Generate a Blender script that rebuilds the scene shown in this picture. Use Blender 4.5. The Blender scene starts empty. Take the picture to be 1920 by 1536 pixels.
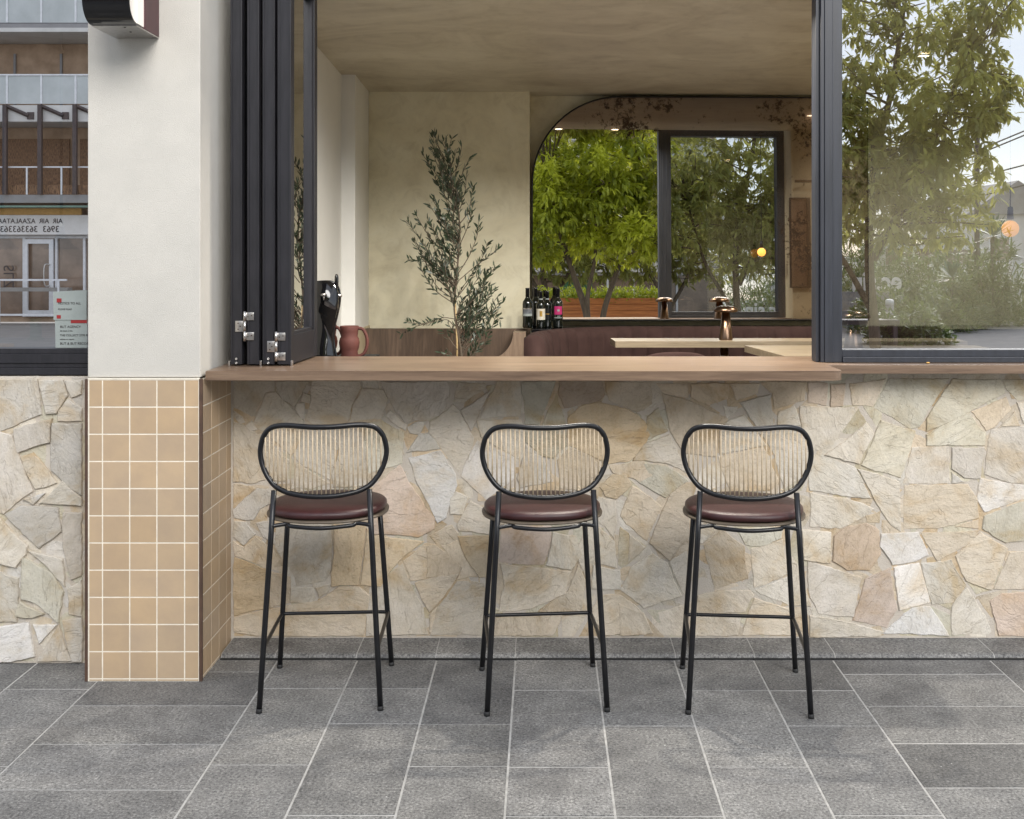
import bpy, bmesh, math, random
import numpy as np
from mathutils import Vector, Matrix
R = math.radians
PI = math.pi
random.seed(7)
S = bpy.context.scene
COL = S.collection
F, H = 2080.0, 1.55          # focal length in photo pixels, eye height

def PX(px, Y): return (px - 1020.0) * Y / F
def PZ(py, Y): return H + (476.0 - py) * Y / F
def P(px, py, Y): return Vector((PX(px, Y), Y, PZ(py, Y)))
def YG(py): return F * H / (py - 476.0)

# ------------------------------------------------------------------ materials
def new_mat(name):
    m = bpy.data.materials.new(name); m.use_nodes = True
    nt = m.node_tree
    b = nt.nodes['Principled BSDF']
    return m, nt, b
def N(nt, t, **kw):
    n = nt.nodes.new(t)
    for k, v in kw.items():
        if k in n.inputs.keys() if isinstance(k, str) else False: n.inputs[k].default_value = v
        else: setattr(n, k, v)
    return n
def L(nt, a, b): nt.links.new(a, b)
def rgba(c): return (c[0], c[1], c[2], 1.0)
def noise(nt, vec, scale, detail=6, rough=.6, dist=0.0):
    n = nt.nodes.new('ShaderNodeTexNoise')
    n.inputs['Scale'].default_value = scale; n.inputs['Detail'].default_value = detail
    n.inputs['Roughness'].default_value = rough; n.inputs['Distortion'].default_value = dist
    if vec is not None: L(nt, vec, n.inputs['Vector'])
    return n
def ramp(nt, fac, stops):
    r = nt.nodes.new('ShaderNodeValToRGB')
    e = r.color_ramp.elements
    e[0].position, e[0].color = stops[0][0], rgba(stops[0][1])
    e[1].position, e[1].color = stops[-1][0], rgba(stops[-1][1])
    for p, c in stops[1:-1]:
        x = e.new(p); x.color = rgba(c)
    L(nt, fac, r.inputs['Fac'])
    return r
def mixc(nt, fac, a, b, mode='MIX'):
    m = nt.nodes.new('ShaderNodeMix'); m.data_type = 'RGBA'; m.blend_type = mode
    for sock, v in ((m.inputs[0], fac), (m.inputs[6], a), (m.inputs[7], b)):
        if isinstance(v, (int, float)): sock.default_value = v
        elif isinstance(v, (tuple, list)): sock.default_value = rgba(v)
        else: L(nt, v, sock)
    return m.outputs[2]
def coords(nt, scale=(1, 1, 1), kind='Object', rot=(0, 0, 0)):
    tc = nt.nodes.new('ShaderNodeTexCoord'); mp = nt.nodes.new('ShaderNodeMapping')
    mp.inputs['Scale'].default_value = scale; mp.inputs['Rotation'].default_value = rot
    L(nt, tc.outputs[kind], mp.inputs['Vector'])
    return mp.outputs[0]
def bump(nt, b, h, strength=.3, dist=.01):
    n = nt.nodes.new('ShaderNodeBump'); n.inputs['Strength'].default_value = strength
    n.inputs['Distance'].default_value = dist
    L(nt, h, n.inputs['Height']); L(nt, n.outputs[0], b.inputs['Normal'])
    return n
def pmat(name, c1, c2=None, scale=6, rough=.6, metal=0, bs=0, bscale=120, stretch=(1, 1, 1), spec=.5, r2=None, detail=6, lo=.35, hi=.65, coat=0):
    m, nt, b = new_mat(name)
    b.inputs['Roughness'].default_value = rough; b.inputs['Metallic'].default_value = metal
    b.inputs['Specular IOR Level'].default_value = spec
    b.inputs['Coat Weight'].default_value = coat
    v = coords(nt, stretch)
    n = noise(nt, v, scale, detail)
    if c2 is None: c2 = tuple(x * .86 for x in c1)
    r = ramp(nt, n.outputs[0], [(lo, c1), (hi, c2)])
    L(nt, r.outputs[0], b.inputs['Base Color'])
    if r2 is not None:
        mr = nt.nodes.new('ShaderNodeMapRange'); L(nt, n.outputs[0], mr.inputs[0])
        mr.inputs[3].default_value = rough; mr.inputs[4].default_value = r2
        L(nt, mr.outputs[0], b.inputs['Roughness'])
    if bs:
        nb = noise(nt, v, bscale, 4)
        bump(nt, b, nb.outputs[0], bs, .004)
    return m

M = {}
def build_materials():
    M['metal'] = pmat('black_powder_coat', (.005, .005, .006), (.008, .008, .01), 40, .28, spec=.45, bs=.04, bscale=600, r2=.36)
    M['foot'] = pmat('black_rubber', (.02, .02, .02), None, 30, .7)
    M['frame'] = pmat('charcoal_aluminium', (.011, .011, .014), (.019, .018, .023), 14, .42, spec=.5, r2=.55, stretch=(6, 6, .5))
    M['blueframe'] = pmat('slate_aluminium', (.015, .018, .026), (.024, .028, .040), 9, .38, spec=.6, r2=.5, stretch=(6, 6, .4))
    M['plaster'] = pmat('white_textured_render', (.575, .55, .50), (.525, .505, .46), 5, .85, bs=.5, bscale=300)
    M['whitewall'] = pmat('white_wall_paint', (.72, .71, .67), (.68, .67, .63), 3, .8, bs=.06, bscale=200)
    M['leather'] = pmat('burgundy_leather', (.050, .014, .014), (.034, .010, .011), 18, .38, bs=.25, bscale=420, spec=.5)
    M['cane'] = pmat('cane_rod', (.58, .47, .33), (.46, .36, .24), 60, .55)
    M['ply'] = pmat('bent_seat_board', (.13, .10, .07), (.09, .07, .05), 20, .5)
    M['steel'] = pmat('satin_steel', (.62, .60, .58), (.5, .48, .46), 60, .3, 1.0)
    M['trim'] = pmat('dark_brown_trim', (.10, .055, .035), (.065, .038, .026), 20, .55)
    M['grout'] = pmat('cream_grout', (.86, .80, .68), (.74, .68, .57), 30, .9)
    M['blackgloss'] = pmat('gloss_black', (.006, .006, .007), None, 10, .08, spec=.7)
    M['maroon'] = pmat('maroon_enamel', (.07, .014, .02), (.05, .01, .015), 20, .4)
    M['brass'] = pmat('aged_brass', (.20, .13, .085), (.12, .075, .05), 12, .28, 1.0, stretch=(12, 12, 1))
    M['bronze'] = pmat('dark_bronze', (.10, .065, .045), (.06, .04, .03), 14, .3, .9)
    M['terracotta'] = pmat('red_clay', (.12, .036, .026), (.09, .027, .02), 20, .75, bs=.15, bscale=200)
    M['velvet'] = pmat('brown_corduroy', (.040, .021, .018), (.028, .014, .012), 12, .9, bs=.3, bscale=260, spec=.2)
    M['redwood'] = pmat('orange_timber', (.66, .25, .085), (.40, .14, .05), 5, .7, bs=.3, bscale=60, stretch=(.6, 4, 7))
    M['bark'] = pmat('grey_brown_bark', (.15, .115, .08), (.08, .06, .042), 14, .9, bs=.8, bscale=60, stretch=(3, 3, .6))
    M['asphalt'] = pmat('asphalt', (.075, .075, .078), (.055, .055, .057), 8, .9, bs=.4, bscale=300)
    M['concrete'] = pmat('concrete', (.34, .33, .31), (.27, .26, .245), 4, .9, bs=.2, bscale=100)
    M['kerbpaint'] = pmat('white_road_paint', (.7, .7, .66), (.5, .5, .47), 12, .8)
    M['soil'] = pmat('dark_soil', (.06, .045, .03), (.035, .027, .02), 20, 1)
    M['facade'] = pmat('white_facade_paint', (.66, .64, .61), (.56, .54, .51), 2, .8)
    M['slabgrey'] = pmat('grey_slab', (.30, .29, .29), (.25, .24, .24), 3, .8)
    M['facadebrown'] = pmat('brown_recess_wall', (.50, .35, .24), (.34, .23, .15), 3, .8)
    M['rail'] = pmat('white_rail', (.75, .75, .76), None, 10, .4)
    M['post'] = pmat('dark_brown_post', (.07, .05, .05), (.045, .034, .034), 10, .6)
    M['curtain'] = pmat('brown_patterned_curtain', (.26, .14, .07), (.07, .035, .02), 9, .8, stretch=(9, 9, 1.5), lo=.42, hi=.6)
    M['green_shade'] = pmat('green_awning', (.16, .28, .22), (.12, .2, .16), 6, .7)
    M['ink'] = pmat('dark_ink', (.03, .025, .03), None, 10, .7)
    M['signwhite'] = pmat('white_sign_board', (.78, .75, .72), (.7, .67, .63), 6, .5)
    M['red'] = pmat('red_print', (.30, .02, .02), None, 10, .5)
    M['magenta'] = pmat('magenta_print', (.42, .02, .13), None, 10, .5)
    M['paper'] = pmat('pale_paper', (.30, .335, .325), (.25, .28, .27), 10, .7)
    M['cream_label'] = pmat('cream_paper_label', (.66, .62, .52), (.55, .5, .4), 60, .7)
    M['greylabel'] = pmat('grey_paper_label', (.16, .17, .19), (.08, .09, .1), 60, .6)
    M['gold'] = pmat('gold_print', (.55, .33, .08), None, 40, .4, .6)
    M['bottle'] = pmat('dark_bottle_glass', (.006, .008, .006), None, 10, .06, spec=.8)
    M['foil'] = pmat('black_foil', (.012, .012, .014), None, 10, .25, spec=.6)
    M['green'] = pmat('green_enamel', (.06, .16, .07), None, 10, .4)
    M['blue'] = pmat('blue_paint', (.12, .3, .6), None, 10, .5)
    M['amber'] = pmat('amber_paint', (.75, .42, .1), None, 10, .5)
    M['bulbbrass'] = M['brass']
    M['tilecream'] = pmat('cream_wall_tile', (.5, .42, .28), (.45, .37, .24), 10, .4)
    M['intfloor'] = pmat('interior_floor', (.42, .35, .27), (.34, .28, .21), 3, .5)
    M['bamboo'] = pmat('bamboo_stake', (.5, .36, .18), (.4, .28, .13), 20, .6)
    M['pole'] = pmat('pale_pole_paint', (.6, .6, .58), None, 10, .5)
    M['black'] = pmat('matte_black', (.01, .01, .01), None, 10, .6)
    M['asphalt2'] = pmat('path_asphalt', (.25, .235, .22), (.20, .19, .18), 3, .9)

    def leafmat(name, c1, c2, trans, tw=.35, rough=.45):
        m, nt, b = new_mat(name)
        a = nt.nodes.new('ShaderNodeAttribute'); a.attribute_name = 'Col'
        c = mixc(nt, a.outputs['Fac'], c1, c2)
        L(nt, c, b.inputs['Base Color']); b.inputs['Roughness'].default_value = rough
        b.inputs['Specular IOR Level'].default_value = .5
        t = nt.nodes.new('ShaderNodeBsdfTranslucent')
        tc = mixc(nt, a.outputs['Fac'], trans, tuple(x * .7 for x in trans))
        L(nt, tc, t.inputs[0])
        mx = nt.nodes.new('ShaderNodeMixShader'); mx.inputs[0].default_value = tw
        L(nt, b.outputs[0], mx.inputs[1]); L(nt, t.outputs[0], mx.inputs[2])
        L(nt, mx.outputs[0], nt.nodes['Material Output'].inputs[0])
        return m
    M['leaf_bright'] = leafmat('bright_tree_leaf', (.50, .55, .07), (.035, .075, .012), (.90, .95, .11), .5)  # light and dark ends paint sunlit and shaded leaf clumps
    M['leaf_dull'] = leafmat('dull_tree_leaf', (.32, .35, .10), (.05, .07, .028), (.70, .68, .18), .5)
    M['leaf_olive'] = leafmat('olive_leaf', (.035, .055, .028), (.13, .15, .115), (.06, .09, .03), .15, .4)
    M['leaf_lime'] = leafmat('lime_ground_cover', (.42, .48, .03), (.18, .27, .03), (.5, .55, .05), .4)
    M['leaf_shrub'] = leafmat('garden_shrub_leaf', (.14, .19, .05), (.05, .09, .03), (.25, .32, .08), .3)
    M['leaf_agave'] = leafmat('agave_leaf', (.09, .16, .1), (.3, .2, .08), (.1, .15, .08), .15)

    # stone with per-stone colour, offset and grain angle
    m, nt, b = new_mat('quartzite_crazy_paving'); M['stone'] = m
    at = nt.nodes.new('ShaderNodeAttribute'); at.attribute_name = 'Col'
    ap = nt.nodes.new('ShaderNodeAttribute'); ap.attribute_name = 'Par'
    sp = nt.nodes.new('ShaderNodeSeparateColor'); L(nt, ap.outputs['Color'], sp.inputs[0])
    tc = nt.nodes.new('ShaderNodeTexCoord')
    vr = nt.nodes.new('ShaderNodeVectorRotate'); vr.rotation_type = 'Y_AXIS'
    mm = nt.nodes.new('ShaderNodeMath'); mm.operation = 'MULTIPLY'; mm.inputs[1].default_value = 6.28
    L(nt, sp.outputs[0], mm.inputs[0]); L(nt, tc.outputs['Object'], vr.inputs['Vector']); L(nt, mm.outputs[0], vr.inputs['Angle'])
    cb = nt.nodes.new('ShaderNodeCombineXYZ')
    m2 = nt.nodes.new('ShaderNodeMath'); m2.operation = 'MULTIPLY'; m2.inputs[1].default_value = 37
    L(nt, sp.outputs[1], m2.inputs[0]); L(nt, m2.outputs[0], cb.inputs[1])
    va = nt.nodes.new('ShaderNodeVectorMath'); va.operation = 'ADD'
    L(nt, vr.outputs[0], va.inputs[0]); L(nt, cb.outputs[0], va.inputs[1])
    mp = nt.nodes.new('ShaderNodeMapping'); mp.inputs['Scale'].default_value = (1, 1, 2.1)
    L(nt, va.outputs[0], mp.inputs[0])
    vec, vst = va.outputs[0], mp.outputs[0]
    big = noise(nt, vec, 5.5, 5, .6, .6)
    streak = noise(nt, vst, 10, 10, .70, .25)
    fine = noise(nt, vec, 120, 5, .7)
    c = at.outputs['Color']
    w1 = ramp(nt, big.outputs[0], [(.34, (1.10, 1.10, 1.12)), (.52, (1, .98, .95)), (.70, (.86, .73, .55))])
    c = mixc(nt, 1.0, c, w1.outputs[0], 'MULTIPLY')
    w2 = ramp(nt, streak.outputs[0], [(.30, (.80, .77, .73)), (.47, (1, 1, 1)), (.62, (1.07, 1.06, 1.05)), (.75, (.92, .86, .78))])
    c = mixc(nt, .9, c, w2.outputs[0], 'MULTIPLY')
    w3 = ramp(nt, fine.outputs[0], [(.30, (.78, .77, .76)), (.48, (1, 1, 1)), (.72, (1.1, 1.1, 1.1))])
    c = mixc(nt, .6, c, w3.outputs[0], 'MULTIPLY')
    # thin cleft lines
    vo = nt.nodes.new('ShaderNodeTexNoise'); vo.inputs['Scale'].default_value = 4; vo.inputs['Detail'].default_value = 3
    vo.inputs['Distortion'].default_value = 1.5
    L(nt, vst, vo.inputs['Vector'])
    ln = ramp(nt, vo.outputs[0], [(.492, (1, 1, 1)), (.497, (.70, .64, .56)), (.502, (1, 1, 1))])
    c = mixc(nt, .4, c, ln.outputs[0], 'MULTIPLY')
    L(nt, c, b.inputs['Base Color']); b.inputs['Roughness'].default_value = .78
    b.inputs['Specular IOR Level'].default_value = .3
    ad = nt.nodes.new('ShaderNodeMath'); ad.operation = 'MULTIPLY_ADD'; ad.inputs[1].default_value = .25
    L(nt, fine.outputs[0], ad.inputs[0]); L(nt, streak.outputs[0], ad.inputs[2])
    ad2 = nt.nodes.new('ShaderNodeMath'); ad2.operation = 'MULTIPLY_ADD'; ad2.inputs[1].default_value = .5
    L(nt, ln.outputs[0], ad2.inputs[0]); L(nt, ad.outputs[0], ad2.inputs[2])
    bump(nt, b, ad2.outputs[0], .95, .011)
    # mortar
    m, nt, b = new_mat('stone_mortar'); M['mortar'] = m
    v = coords(nt)
    n1 = noise(nt, v, 7, 6); r = ramp(nt, n1.outputs[0], [(.3, (.60, .55, .48)), (.7, (.51, .45, .38))])
    L(nt, r.outputs[0], b.inputs['Base Color']); b.inputs['Roughness'].default_value = .95
    n2 = noise(nt, v, 160, 6, .7); bump(nt, b, n2.outputs[0], .8, .006)
    # pavers
    m, nt, b = new_mat('bluestone_paver'); M['paver'] = m
    at = nt.nodes.new('ShaderNodeAttribute'); at.attribute_name = 'Col'
    v = coords(nt)
    f1 = noise(nt, v, 110, 3, .85); f2 = noise(nt, v, 5, 7, .62, .4); f3 = noise(nt, v, 24, 3, .7)
    c = mixc(nt, 1.0, at.outputs['Color'], ramp(nt, f1.outputs[0], [(.36, (.30, .30, .31)), (.47, (.90, .90, .90)), (.56, (1.12, 1.12, 1.11)), (.68, (2.0, 2.0, 1.97))]).outputs[0], 'MULTIPLY')
    c = mixc(nt, 1.0, c, ramp(nt, f2.outputs[0], [(.32, (.74, .74, .75)), (.5, (1, 1, 1)), (.66, (1.25, 1.24, 1.22))]).outputs[0], 'MULTIPLY')
    c = mixc(nt, .7, c, ramp(nt, f3.outputs[0], [(.35, (.82, .82, .82)), (.55, (1, 1, 1)), (.75, (1.12, 1.12, 1.12))]).outputs[0], 'MULTIPLY')
    # scattered white specks
    vs = nt.nodes.new('ShaderNodeTexVoronoi'); vs.inputs['Scale'].default_value = 22
    L(nt, v, vs.inputs['Vector'])
    mr = nt.nodes.new('ShaderNodeMath'); mr.operation = 'LESS_THAN'; mr.inputs[1].default_value = .055
    L(nt, vs.outputs['Distance'], mr.inputs[0])
    gate = noise(nt, v, 3.2, 3); g2 = nt.nodes.new('ShaderNodeMath'); g2.operation = 'GREATER_THAN'; g2.inputs[1].default_value = .56
    L(nt, gate.outputs[0], g2.inputs[0]); g3 = nt.nodes.new('ShaderNodeMath'); g3.operation = 'MULTIPLY'
    L(nt, mr.outputs[0], g3.inputs[0]); L(nt, g2.outputs[0], g3.inputs[1])
    c = mixc(nt, g3.outputs[0], c, (.5, .5, .48))
    # old gum and drip stains
    vg = nt.nodes.new('ShaderNodeTexVoronoi'); vg.inputs['Scale'].default_value = 3.1; L(nt, v, vg.inputs['Vector'])
    wob = nt.nodes.new('ShaderNodeMath'); wob.operation = 'MULTIPLY_ADD'; wob.inputs[1].default_value = .05; L(nt, f3.outputs[0], wob.inputs[0]); L(nt, vg.outputs['Distance'], wob.inputs[2])
    c = mixc(nt, .8, c, ramp(nt, wob.outputs[0], [(.055, (.62, .61, .60)), (.075, (1, 1, 1))]).outputs[0], 'MULTIPLY')
    f4 = noise(nt, v, 1.6, 6, .65, 1.0)
    c = mixc(nt, .8, c, ramp(nt, f4.outputs[0], [(.34, (.80, .79, .78)), (.5, (1, 1, 1)), (.66, (1.14, 1.14, 1.13))]).outputs[0], 'MULTIPLY')
    L(nt, c, b.inputs['Base Color']); b.inputs['Roughness'].default_value = .68
    bump(nt, b, f1.outputs[0], .5, .004)
    M['pavegrout'] = pmat('paving_joint', (.47, .46, .44), (.34, .33, .31), 30, .95)
    # pillar tile
    m, nt, b = new_mat('sand_tile'); M['tile'] = m
    at = nt.nodes.new('ShaderNodeAttribute'); at.attribute_name = 'Col'
    v = coords(nt); f1 = noise(nt, v, 7, 4); f2 = noise(nt, v, 160, 3)
    c = mixc(nt, 1.0, at.outputs['Color'], ramp(nt, f1.outputs[0], [(.35, (.93, .93, .95)), (.65, (1.06, 1.05, 1.02))]).outputs[0], 'MULTIPLY')
    L(nt, c, b.inputs['Base Color']); b.inputs['Roughness'].default_value = .5
    bump(nt, b, f2.outputs[0], .12, .002)
    # counter walnut / tables / panels
    def wood(name, c1, c2, c3, st, rough=.35, sc=3.0):
        m, nt, b = new_mat(name)
        v = coords(nt, st)
        n1 = noise(nt, v, sc, 8, .6, 1.2); n2 = noise(nt, v, sc * 9, 5, .7, .3)
        c = ramp(nt, n1.outputs[0], [(.32, c1), (.5, c2), (.68, c3)]).outputs[0]
        c = mixc(nt, .65, c, ramp(nt, n2.outputs[0], [(.35, (.72, .70, .68)), (.55, (1, 1, 1)), (.7, (1.12, 1.1, 1.08))]).outputs[0], 'MULTIPLY')
        L(nt, c, b.inputs['Base Color']); b.inputs['Roughness'].default_value = rough
        bump(nt, b, n2.outputs[0], .12, .003)
        return m
    M['walnut'] = wood('walnut_counter', (.255, .178, .122), (.20, .135, .092), (.135, .09, .062), (.55, 7, 16), .3)
    M['table'] = wood('oak_table', (.30, .24, .165), (.24, .19, .125), (.19, .145, .095), (.6, 7, 10), .4)
    M['panel'] = wood('dark_walnut_panel', (.17, .115, .08), (.12, .08, .055), (.085, .058, .04), (9, 9, .6), .45)
    M['panel2'] = wood('light_walnut_panel', (.32, .23, .165), (.25, .175, .12), (.19, .13, .09), (9, 9, .6), .45)
    # polished plaster
    def limewash(name, a, b_, c_, rough, sx=(1, 1, 1)):
        m, nt, b = new_mat(name)
        v = coords(nt, sx)
        n1 = noise(nt, v, 1.7, 8, .62, 1.6); n2 = noise(nt, v, 9, 8, .7, .8)
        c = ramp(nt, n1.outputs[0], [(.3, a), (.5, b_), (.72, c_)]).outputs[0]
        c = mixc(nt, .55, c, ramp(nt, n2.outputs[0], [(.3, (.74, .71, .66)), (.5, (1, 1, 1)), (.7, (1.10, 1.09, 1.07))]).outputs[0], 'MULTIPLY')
        L(nt, c, b.inputs['Base Color']); b.inputs['Roughness'].default_value = rough
        bump(nt, b, n2.outputs[0], .15, .006)
        return m
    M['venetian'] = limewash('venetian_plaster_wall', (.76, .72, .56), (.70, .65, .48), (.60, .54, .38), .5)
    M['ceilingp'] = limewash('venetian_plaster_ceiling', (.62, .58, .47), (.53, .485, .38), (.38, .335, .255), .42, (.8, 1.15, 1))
    # glazing: clear pane with strong street reflection
    def glass(name, refl, tint, rough=0.0, inner=None):
        m, nt, b = new_mat(name); nt.nodes.remove(b)
        g = nt.nodes.new('ShaderNodeBsdfGlossy'); g.inputs['Roughness'].default_value = rough
        g.inputs['Color'].default_value = (.95, .96, .98, 1)
        t = nt.nodes.new('ShaderNodeBsdfTransparent'); t.inputs['Color'].default_value = rgba(tint)
        lw = nt.nodes.new('ShaderNodeLayerWeight'); lw.inputs['Blend'].default_value = .25
        mr = nt.nodes.new('ShaderNodeMapRange'); mr.inputs[3].default_value = refl; mr.inputs[4].default_value = min(1, refl + .45)
        L(nt, lw.outputs['Fresnel'], mr.inputs[0])
        fac = mr.outputs[0]
        if inner is not None:      # coated on the street side only
            ge = nt.nodes.new('ShaderNodeNewGeometry'); k = nt.nodes.new('ShaderNodeMapRange')
            k.inputs[3].default_value = 1; k.inputs[4].default_value = inner; L(nt, ge.outputs['Backfacing'], k.inputs[0])
            mu = nt.nodes.new('ShaderNodeMath'); mu.operation = 'MULTIPLY'; L(nt, fac, mu.inputs[0]); L(nt, k.outputs[0], mu.inputs[1]); fac = mu.outputs[0]
        mx = nt.nodes.new('ShaderNodeMixShader'); L(nt, fac, mx.inputs[0])
        L(nt, t.outputs[0], mx.inputs[1]); L(nt, g.outputs[0], mx.inputs[2])
        L(nt, mx.outputs[0], nt.nodes['Material Output'].inputs[0])
        return m
    M['glass'] = glass('reflective_window_glass', .58, (.60, .64, .68), inner=.12)
    M['glass_left'] = glass('reflective_shop_glass', .90, (.8, .8, .8), inner=.12)
    M['glass_clear'] = glass('clear_sash_glass', .68, (.93, .95, .93))
    M['glass_rail'] = pmat('frosted_balustrade_glass', (.52, .54, .53), (.42, .44, .43), 1.5, .25)
    M['shopglass'] = pmat('dark_shop_glass', (.13, .09, .065), (.26, .18, .13), 2, .1, spec=.8)
    # foxed antique mirror
    m, nt, b = new_mat('antique_foxed_mirror'); M['mirror'] = m
    v = coords(nt)
    n1 = noise(nt, v, 3.0, 3, .5, .3); n2 = noise(nt, v, 26, 6, .75, .2); n3 = noise(nt, v, 9, 5, .7)
    b.inputs['Metallic'].default_value = 1; b.inputs['Roughness'].default_value = 0.0
    b.inputs['Base Color'].default_value = (.93, .91, .86, 1)
    sepx = nt.nodes.new('ShaderNodeSeparateXYZ'); L(nt, v, sepx.inputs[0])
    # blotches gather along the top and the right margin of the sheet
    top = nt.nodes.new('ShaderNodeMapRange'); top.inputs[1].default_value = 2.20; top.inputs[2].default_value = 2.36; L(nt, sepx.outputs[2], top.inputs[0])
    rgt = nt.nodes.new('ShaderNodeMapRange'); rgt.inputs[1].default_value = 1.36; rgt.inputs[2].default_value = 1.52; L(nt, sepx.outputs[0], rgt.inputs[0])
    mxm = nt.nodes.new('ShaderNodeMath'); mxm.operation = 'MAXIMUM'; L(nt, top.outputs[0], mxm.inputs[0]); L(nt, rgt.outputs[0], mxm.inputs[1])
    pr = nt.nodes.new('ShaderNodeMath'); pr.operation = 'MULTIPLY_ADD'; pr.inputs[1].default_value = .55
    L(nt, n1.outputs[0], pr.inputs[0])
    pr2 = nt.nodes.new('ShaderNodeMath'); pr2.operation = 'MULTIPLY'; pr2.inputs[1].default_value = .62; L(nt, n2.outputs[0], pr2.inputs[0])
    L(nt, pr2.outputs[0], pr.inputs[2])
    sm = nt.nodes.new('ShaderNodeMath'); sm.operation = 'MULTIPLY_ADD'; sm.inputs[1].default_value = .10
    L(nt, mxm.outputs[0], sm.inputs[0]); L(nt, pr.outputs[0], sm.inputs[2])
    blot = ramp(nt, sm.outputs[0], [(.715, (0, 0, 0)), (.79, (1, 1, 1))])
    df = nt.nodes.new('ShaderNodeBsdfDiffuse'); df.inputs[0].default_value = (.05, .033, .022, 1)
    reflection_dim = nt.nodes.new('ShaderNodeBsdfGlossy'); reflection_dim.inputs['Roughness'].default_value = .12; reflection_dim.inputs[0].default_value = (.20, .14, .11, 1)  # painted dark tint, dims the reflected ceiling and right-hand wall
    hz = nt.nodes.new('ShaderNodeMath'); hz.operation = 'MULTIPLY'; hz.inputs[1].default_value = .85; L(nt, mxm.outputs[0], hz.inputs[0])
    mxa = nt.nodes.new('ShaderNodeMixShader'); L(nt, hz.outputs[0], mxa.inputs[0]); L(nt, b.outputs[0], mxa.inputs[1]); L(nt, reflection_dim.outputs[0], mxa.inputs[2])
    mxs = nt.nodes.new('ShaderNodeMixShader'); L(nt, blot.outputs[0], mxs.inputs[0]); L(nt, mxa.outputs[0], mxs.inputs[1]); L(nt, df.outputs[0], mxs.inputs[2])
    L(nt, mxs.outputs[0], nt.nodes['Material Output'].inputs[0])
    def emis(name, c, s):
        m, nt, b = new_mat(name)
        b.inputs['Emission Color'].default_value = rgba(c); b.inputs['Emission Strength'].default_value = s
        b.inputs['Base Color'].default_value = rgba(c)
        return m
    M['bulb'] = emis('glowing_amber_bulb', (1, .42, .08), 1.6)
    M['downlight'] = emis('lit_downlight', (1, .82, .58), 14)
    M['diffuser'] = emis('lit_diffuser', (1, .93, .85), .12)
    M['stone_l'] = M['stone']
build_materials()

# ------------------------------------------------------------------ mesh helpers
def smooth(o, on=True):
    for p in o.data.polygons: p.use_smooth = on
def obj(name, bm, mat, parent=None, sm=False, loc=None):
    me = bpy.data.meshes.new(name)
    if isinstance(bm, bmesh.types.BMesh):
        bmesh.ops.recalc_face_normals(bm, faces=bm.faces)
        bm.to_mesh(me); bm.free()
    o = bpy.data.objects.new(name, me); COL.objects.link(o)
    for mm in (mat if isinstance(mat, (list, tuple)) else [mat]): me.materials.append(mm)
    if parent is not None: o.parent = parent
    if loc is not None: o.location = loc
    if sm: smooth(o)
    return o
def tag(o, label=None, cat=None, group=None, kind=None):
    if label: o['label'] = label
    if cat: o['category'] = cat
    if group: o['group'] = group
    if kind: o['kind'] = kind
    return o
def thing(name, label, cat, loc=(0, 0, 0), rz=0, group=None):
    o = bpy.data.objects.new(name, None); COL.objects.link(o)
    o.empty_display_size = .1
    o.location = loc; o.rotation_euler = (0, 0, rz)
    return tag(o, label, cat, group)
def struct(name, bm, mat):
    return tag(obj(name, bm, mat), kind='structure')
def dup(root, loc=None, rz=None, label=None):
    r = root.copy(); COL.objects.link(r)
    if loc is not None: r.location = loc
    if rz is not None: r.rotation_euler = (0, 0, rz)
    if label: r['label'] = label
    def rec(src, dst):
        for ch in list(src.children):
            c = ch.copy(); COL.objects.link(c); c.parent = dst; rec(ch, c)
    rec(root, r)
    return r
def box(bm, x0, x1, y0, y1, z0, z1, bev=0, seg=2):
    vs = [bm.verts.new((x, y, z)) for x in (x0, x1) for y in (y0, y1) for z in (z0, z1)]
    idx = [(0, 1, 3, 2), (4, 6, 7, 5), (0, 4, 5, 1), (2, 3, 7, 6), (0, 2, 6, 4), (1, 5, 7, 3)]
    fs = [bm.faces.new([vs[i] for i in f]) for f in idx]
    if bev:
        es = list({e for f in fs for e in f.edges})
        bmesh.ops.bevel(bm, geom=es, offset=bev, segments=seg, affect='EDGES', profile=.5)
    return bm
def B(*a, **k):
    return box(bmesh.new(), *a, **k)
def frames(pts, closed):
    n = len(pts); tans = []
    for i in range(n):
        if closed: t = pts[(i + 1) % n] - pts[i - 1]
        else: t = pts[min(i + 1, n - 1)] - pts[max(i - 1, 0)]
        tans.append(t.normalized() if t.length else Vector((0, 0, 1)))
    up = Vector((0, 0, 1)) if abs(tans[0].z) < .9 else Vector((1, 0, 0))
    nrm = (up - tans[0] * up.dot(tans[0])).normalized(); out = []
    for t in tans:
        nrm = (nrm - t * nrm.dot(t))
        nrm = nrm.normalized() if nrm.length > 1e-6 else t.orthogonal().normalized()
        out.append((nrm.copy(), t.cross(nrm)))
    return out
def tube(bm, pts, r, seg=10, closed=False, cap=True):
    pts = [Vector(p) for p in pts]; fr = frames(pts, closed); rings = []
    for i, p in enumerate(pts):
        rr = r[i] if isinstance(r, (list, tuple)) else r
        a, b = fr[i]
        rings.append([bm.verts.new(p + a * rr * math.cos(2 * PI * k / seg) + b * rr * math.sin(2 * PI * k / seg)) for k in range(seg)])
    n = len(rings)
    for i in range(n if closed else n - 1):
        A, Bq = rings[i], rings[(i + 1) % n]
        off = 0
        if closed and i == n - 1:
            off = min(range(seg), key=lambda o: (A[0].co - Bq[o].co).length)
        for k in range(seg):
            bm.faces.new((A[k], A[(k + 1) % seg], Bq[(k + 1 + off) % seg], Bq[(k + off) % seg]))
    if not closed and cap:
        bm.faces.new(rings[0][::-1]); bm.faces.new(rings[-1])
    return bm
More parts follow.
